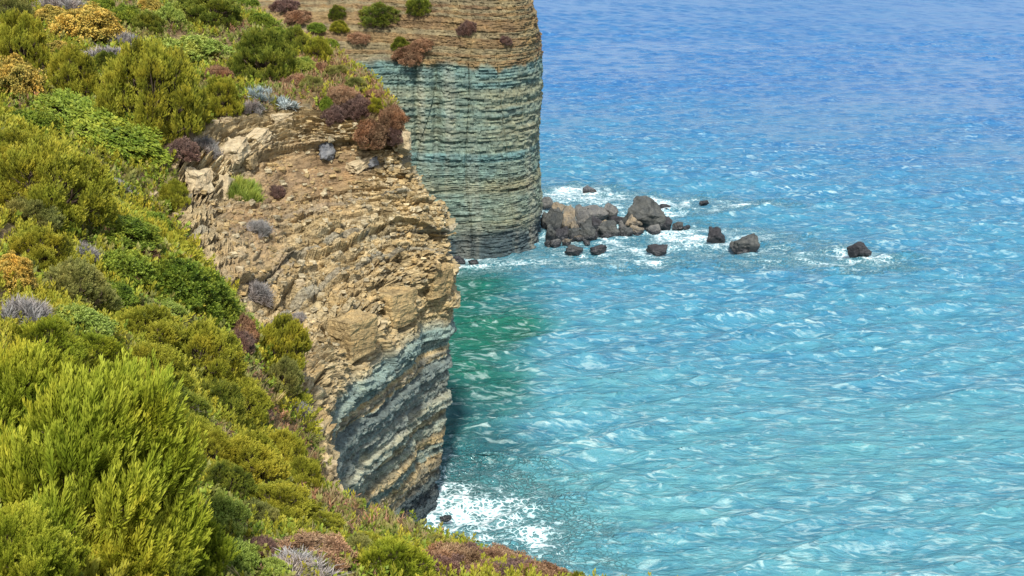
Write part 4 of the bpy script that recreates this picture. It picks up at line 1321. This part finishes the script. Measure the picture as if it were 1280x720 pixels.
# brow of the cliff is dry heath
brow = (pp[:, 0] > -12.5) & (pp[:, 1] > 60)
order = ['olive', 'green', 'sage', 'straw', 'rust']
kk = np.clip(np.searchsorted(edges_, kind_noise, side='right') - 1, 0, 4)
kk = np.where(brow & (r.random(len(pk)) < .7), np.where(r.random(len(pk)) < .65, 4, 3), kk)
for q, nm in enumerate(order):
    s = kk == q
    ks, size, _ = UND[nm]
    sz = size * np.clip(dn[s] / 32, .7, 1.6) * r.uniform(.6, 1.5, s.sum())
    v, f, tn = scatter(pp[s], nn[s] * .5 + np.array([0, 0, .8]) + r.normal(0, .35, (s.sum(), 3)), sz, [sprig(k, 500 + q * 5 + i) for i, k in enumerate(ks)], r, r.normal(0, .1, s.sum()))
    me = mesh_np('undergrowth', v, f, LEAF[nm], {'tint': ('FLOAT', tn)}, smooth=False)
    tag(link('undergrowth', me), {'olive': 'low olive undergrowth', 'green': 'low green undergrowth', 'sage': 'low grey green undergrowth', 'straw': 'dry straw coloured grass', 'rust': 'low russet dry undergrowth'}[nm] + ' filling the ground between the shrubs on the hillside', 'undergrowth', kind='stuff')
# sparse dry scrub and stones on the bare top of the far headland
cf_ = np.argwhere((Vf > .8) & (Vf < 2.3) & (Uf > .3) & (Uf < 9))
pk = cf_[r.choice(len(cf_), 3600)]
pp = Pfn[pk[:, 0], pk[:, 1]]
v, f, tn = scatter(pp, np.array([0, 0, 1.0]) + r.normal(0, .4, pp.shape), .38 * r.uniform(.4, 1.5, len(pp)), [sprig('tuftdead', 700 + i) for i in range(3)], r, r.normal(0, .15, len(pp)))
tag(link('dry_scrub', mesh_np('dry_scrub', v, f, LEAF['rust'], {'tint': ('FLOAT', tn)}, smooth=False)), 'sparse dry russet scrub over the bare top of the far headland', 'undergrowth', kind='stuff')
# ---------------------------------------------------------------- light
w = bpy.data.worlds.new('World')
scene.world = w
w.use_nodes = True
t = w.node_tree
t.nodes.clear()
g = G(t)
SUN_EL, SUN_AZ = rad(48), rad(180)          # azimuth from +Y clockwise: behind the viewer, to the left
sky = g.n('ShaderNodeTexSky', sky_type='NISHITA')
sky.sun_disc = False
sky.sun_elevation = SUN_EL
sky.sun_rotation = SUN_AZ
sky.dust_density = 1.5
gen = g.n('ShaderNodeTexCoord').outputs['Generated']
cl = g.noise(g.mapping(gen, (1, 1, 2.2)), 3.2, 7, .6, .3)
cm = g.range(cl, .42, .66, .12, .7)
c = g.mix(cm, sky.outputs[0], (7.5, 7.7, 8.0, 1))
bg = g.n('ShaderNodeBackground')
g.put(bg.inputs[0], c)
bg.inputs[1].default_value = .088
out = g.n('ShaderNodeOutputWorld')
t.links.new(bg.outputs[0], out.inputs[0])
ld = bpy.data.lights.new('sun', 'SUN')
ld.energy = 3.0
ld.angle = rad(5)
ld.color = (1, .95, .86)
lo = bpy.data.objects.new('sun', ld)
COL.objects.link(lo)
sd = Vector((math.sin(SUN_AZ) * math.cos(SUN_EL), math.cos(SUN_AZ) * math.cos(SUN_EL), math.sin(SUN_EL)))
lo.rotation_euler = (-sd).to_track_quat('-Z', 'Y').to_euler()
lo.location = (0, -20, 60)
scene.view_settings.view_transform = 'Standard'
scene.view_settings.look = 'None'
scene.view_settings.exposure = 0.98
scene.view_settings.gamma = 1
scene.view_settings.use_curve_mapping = False
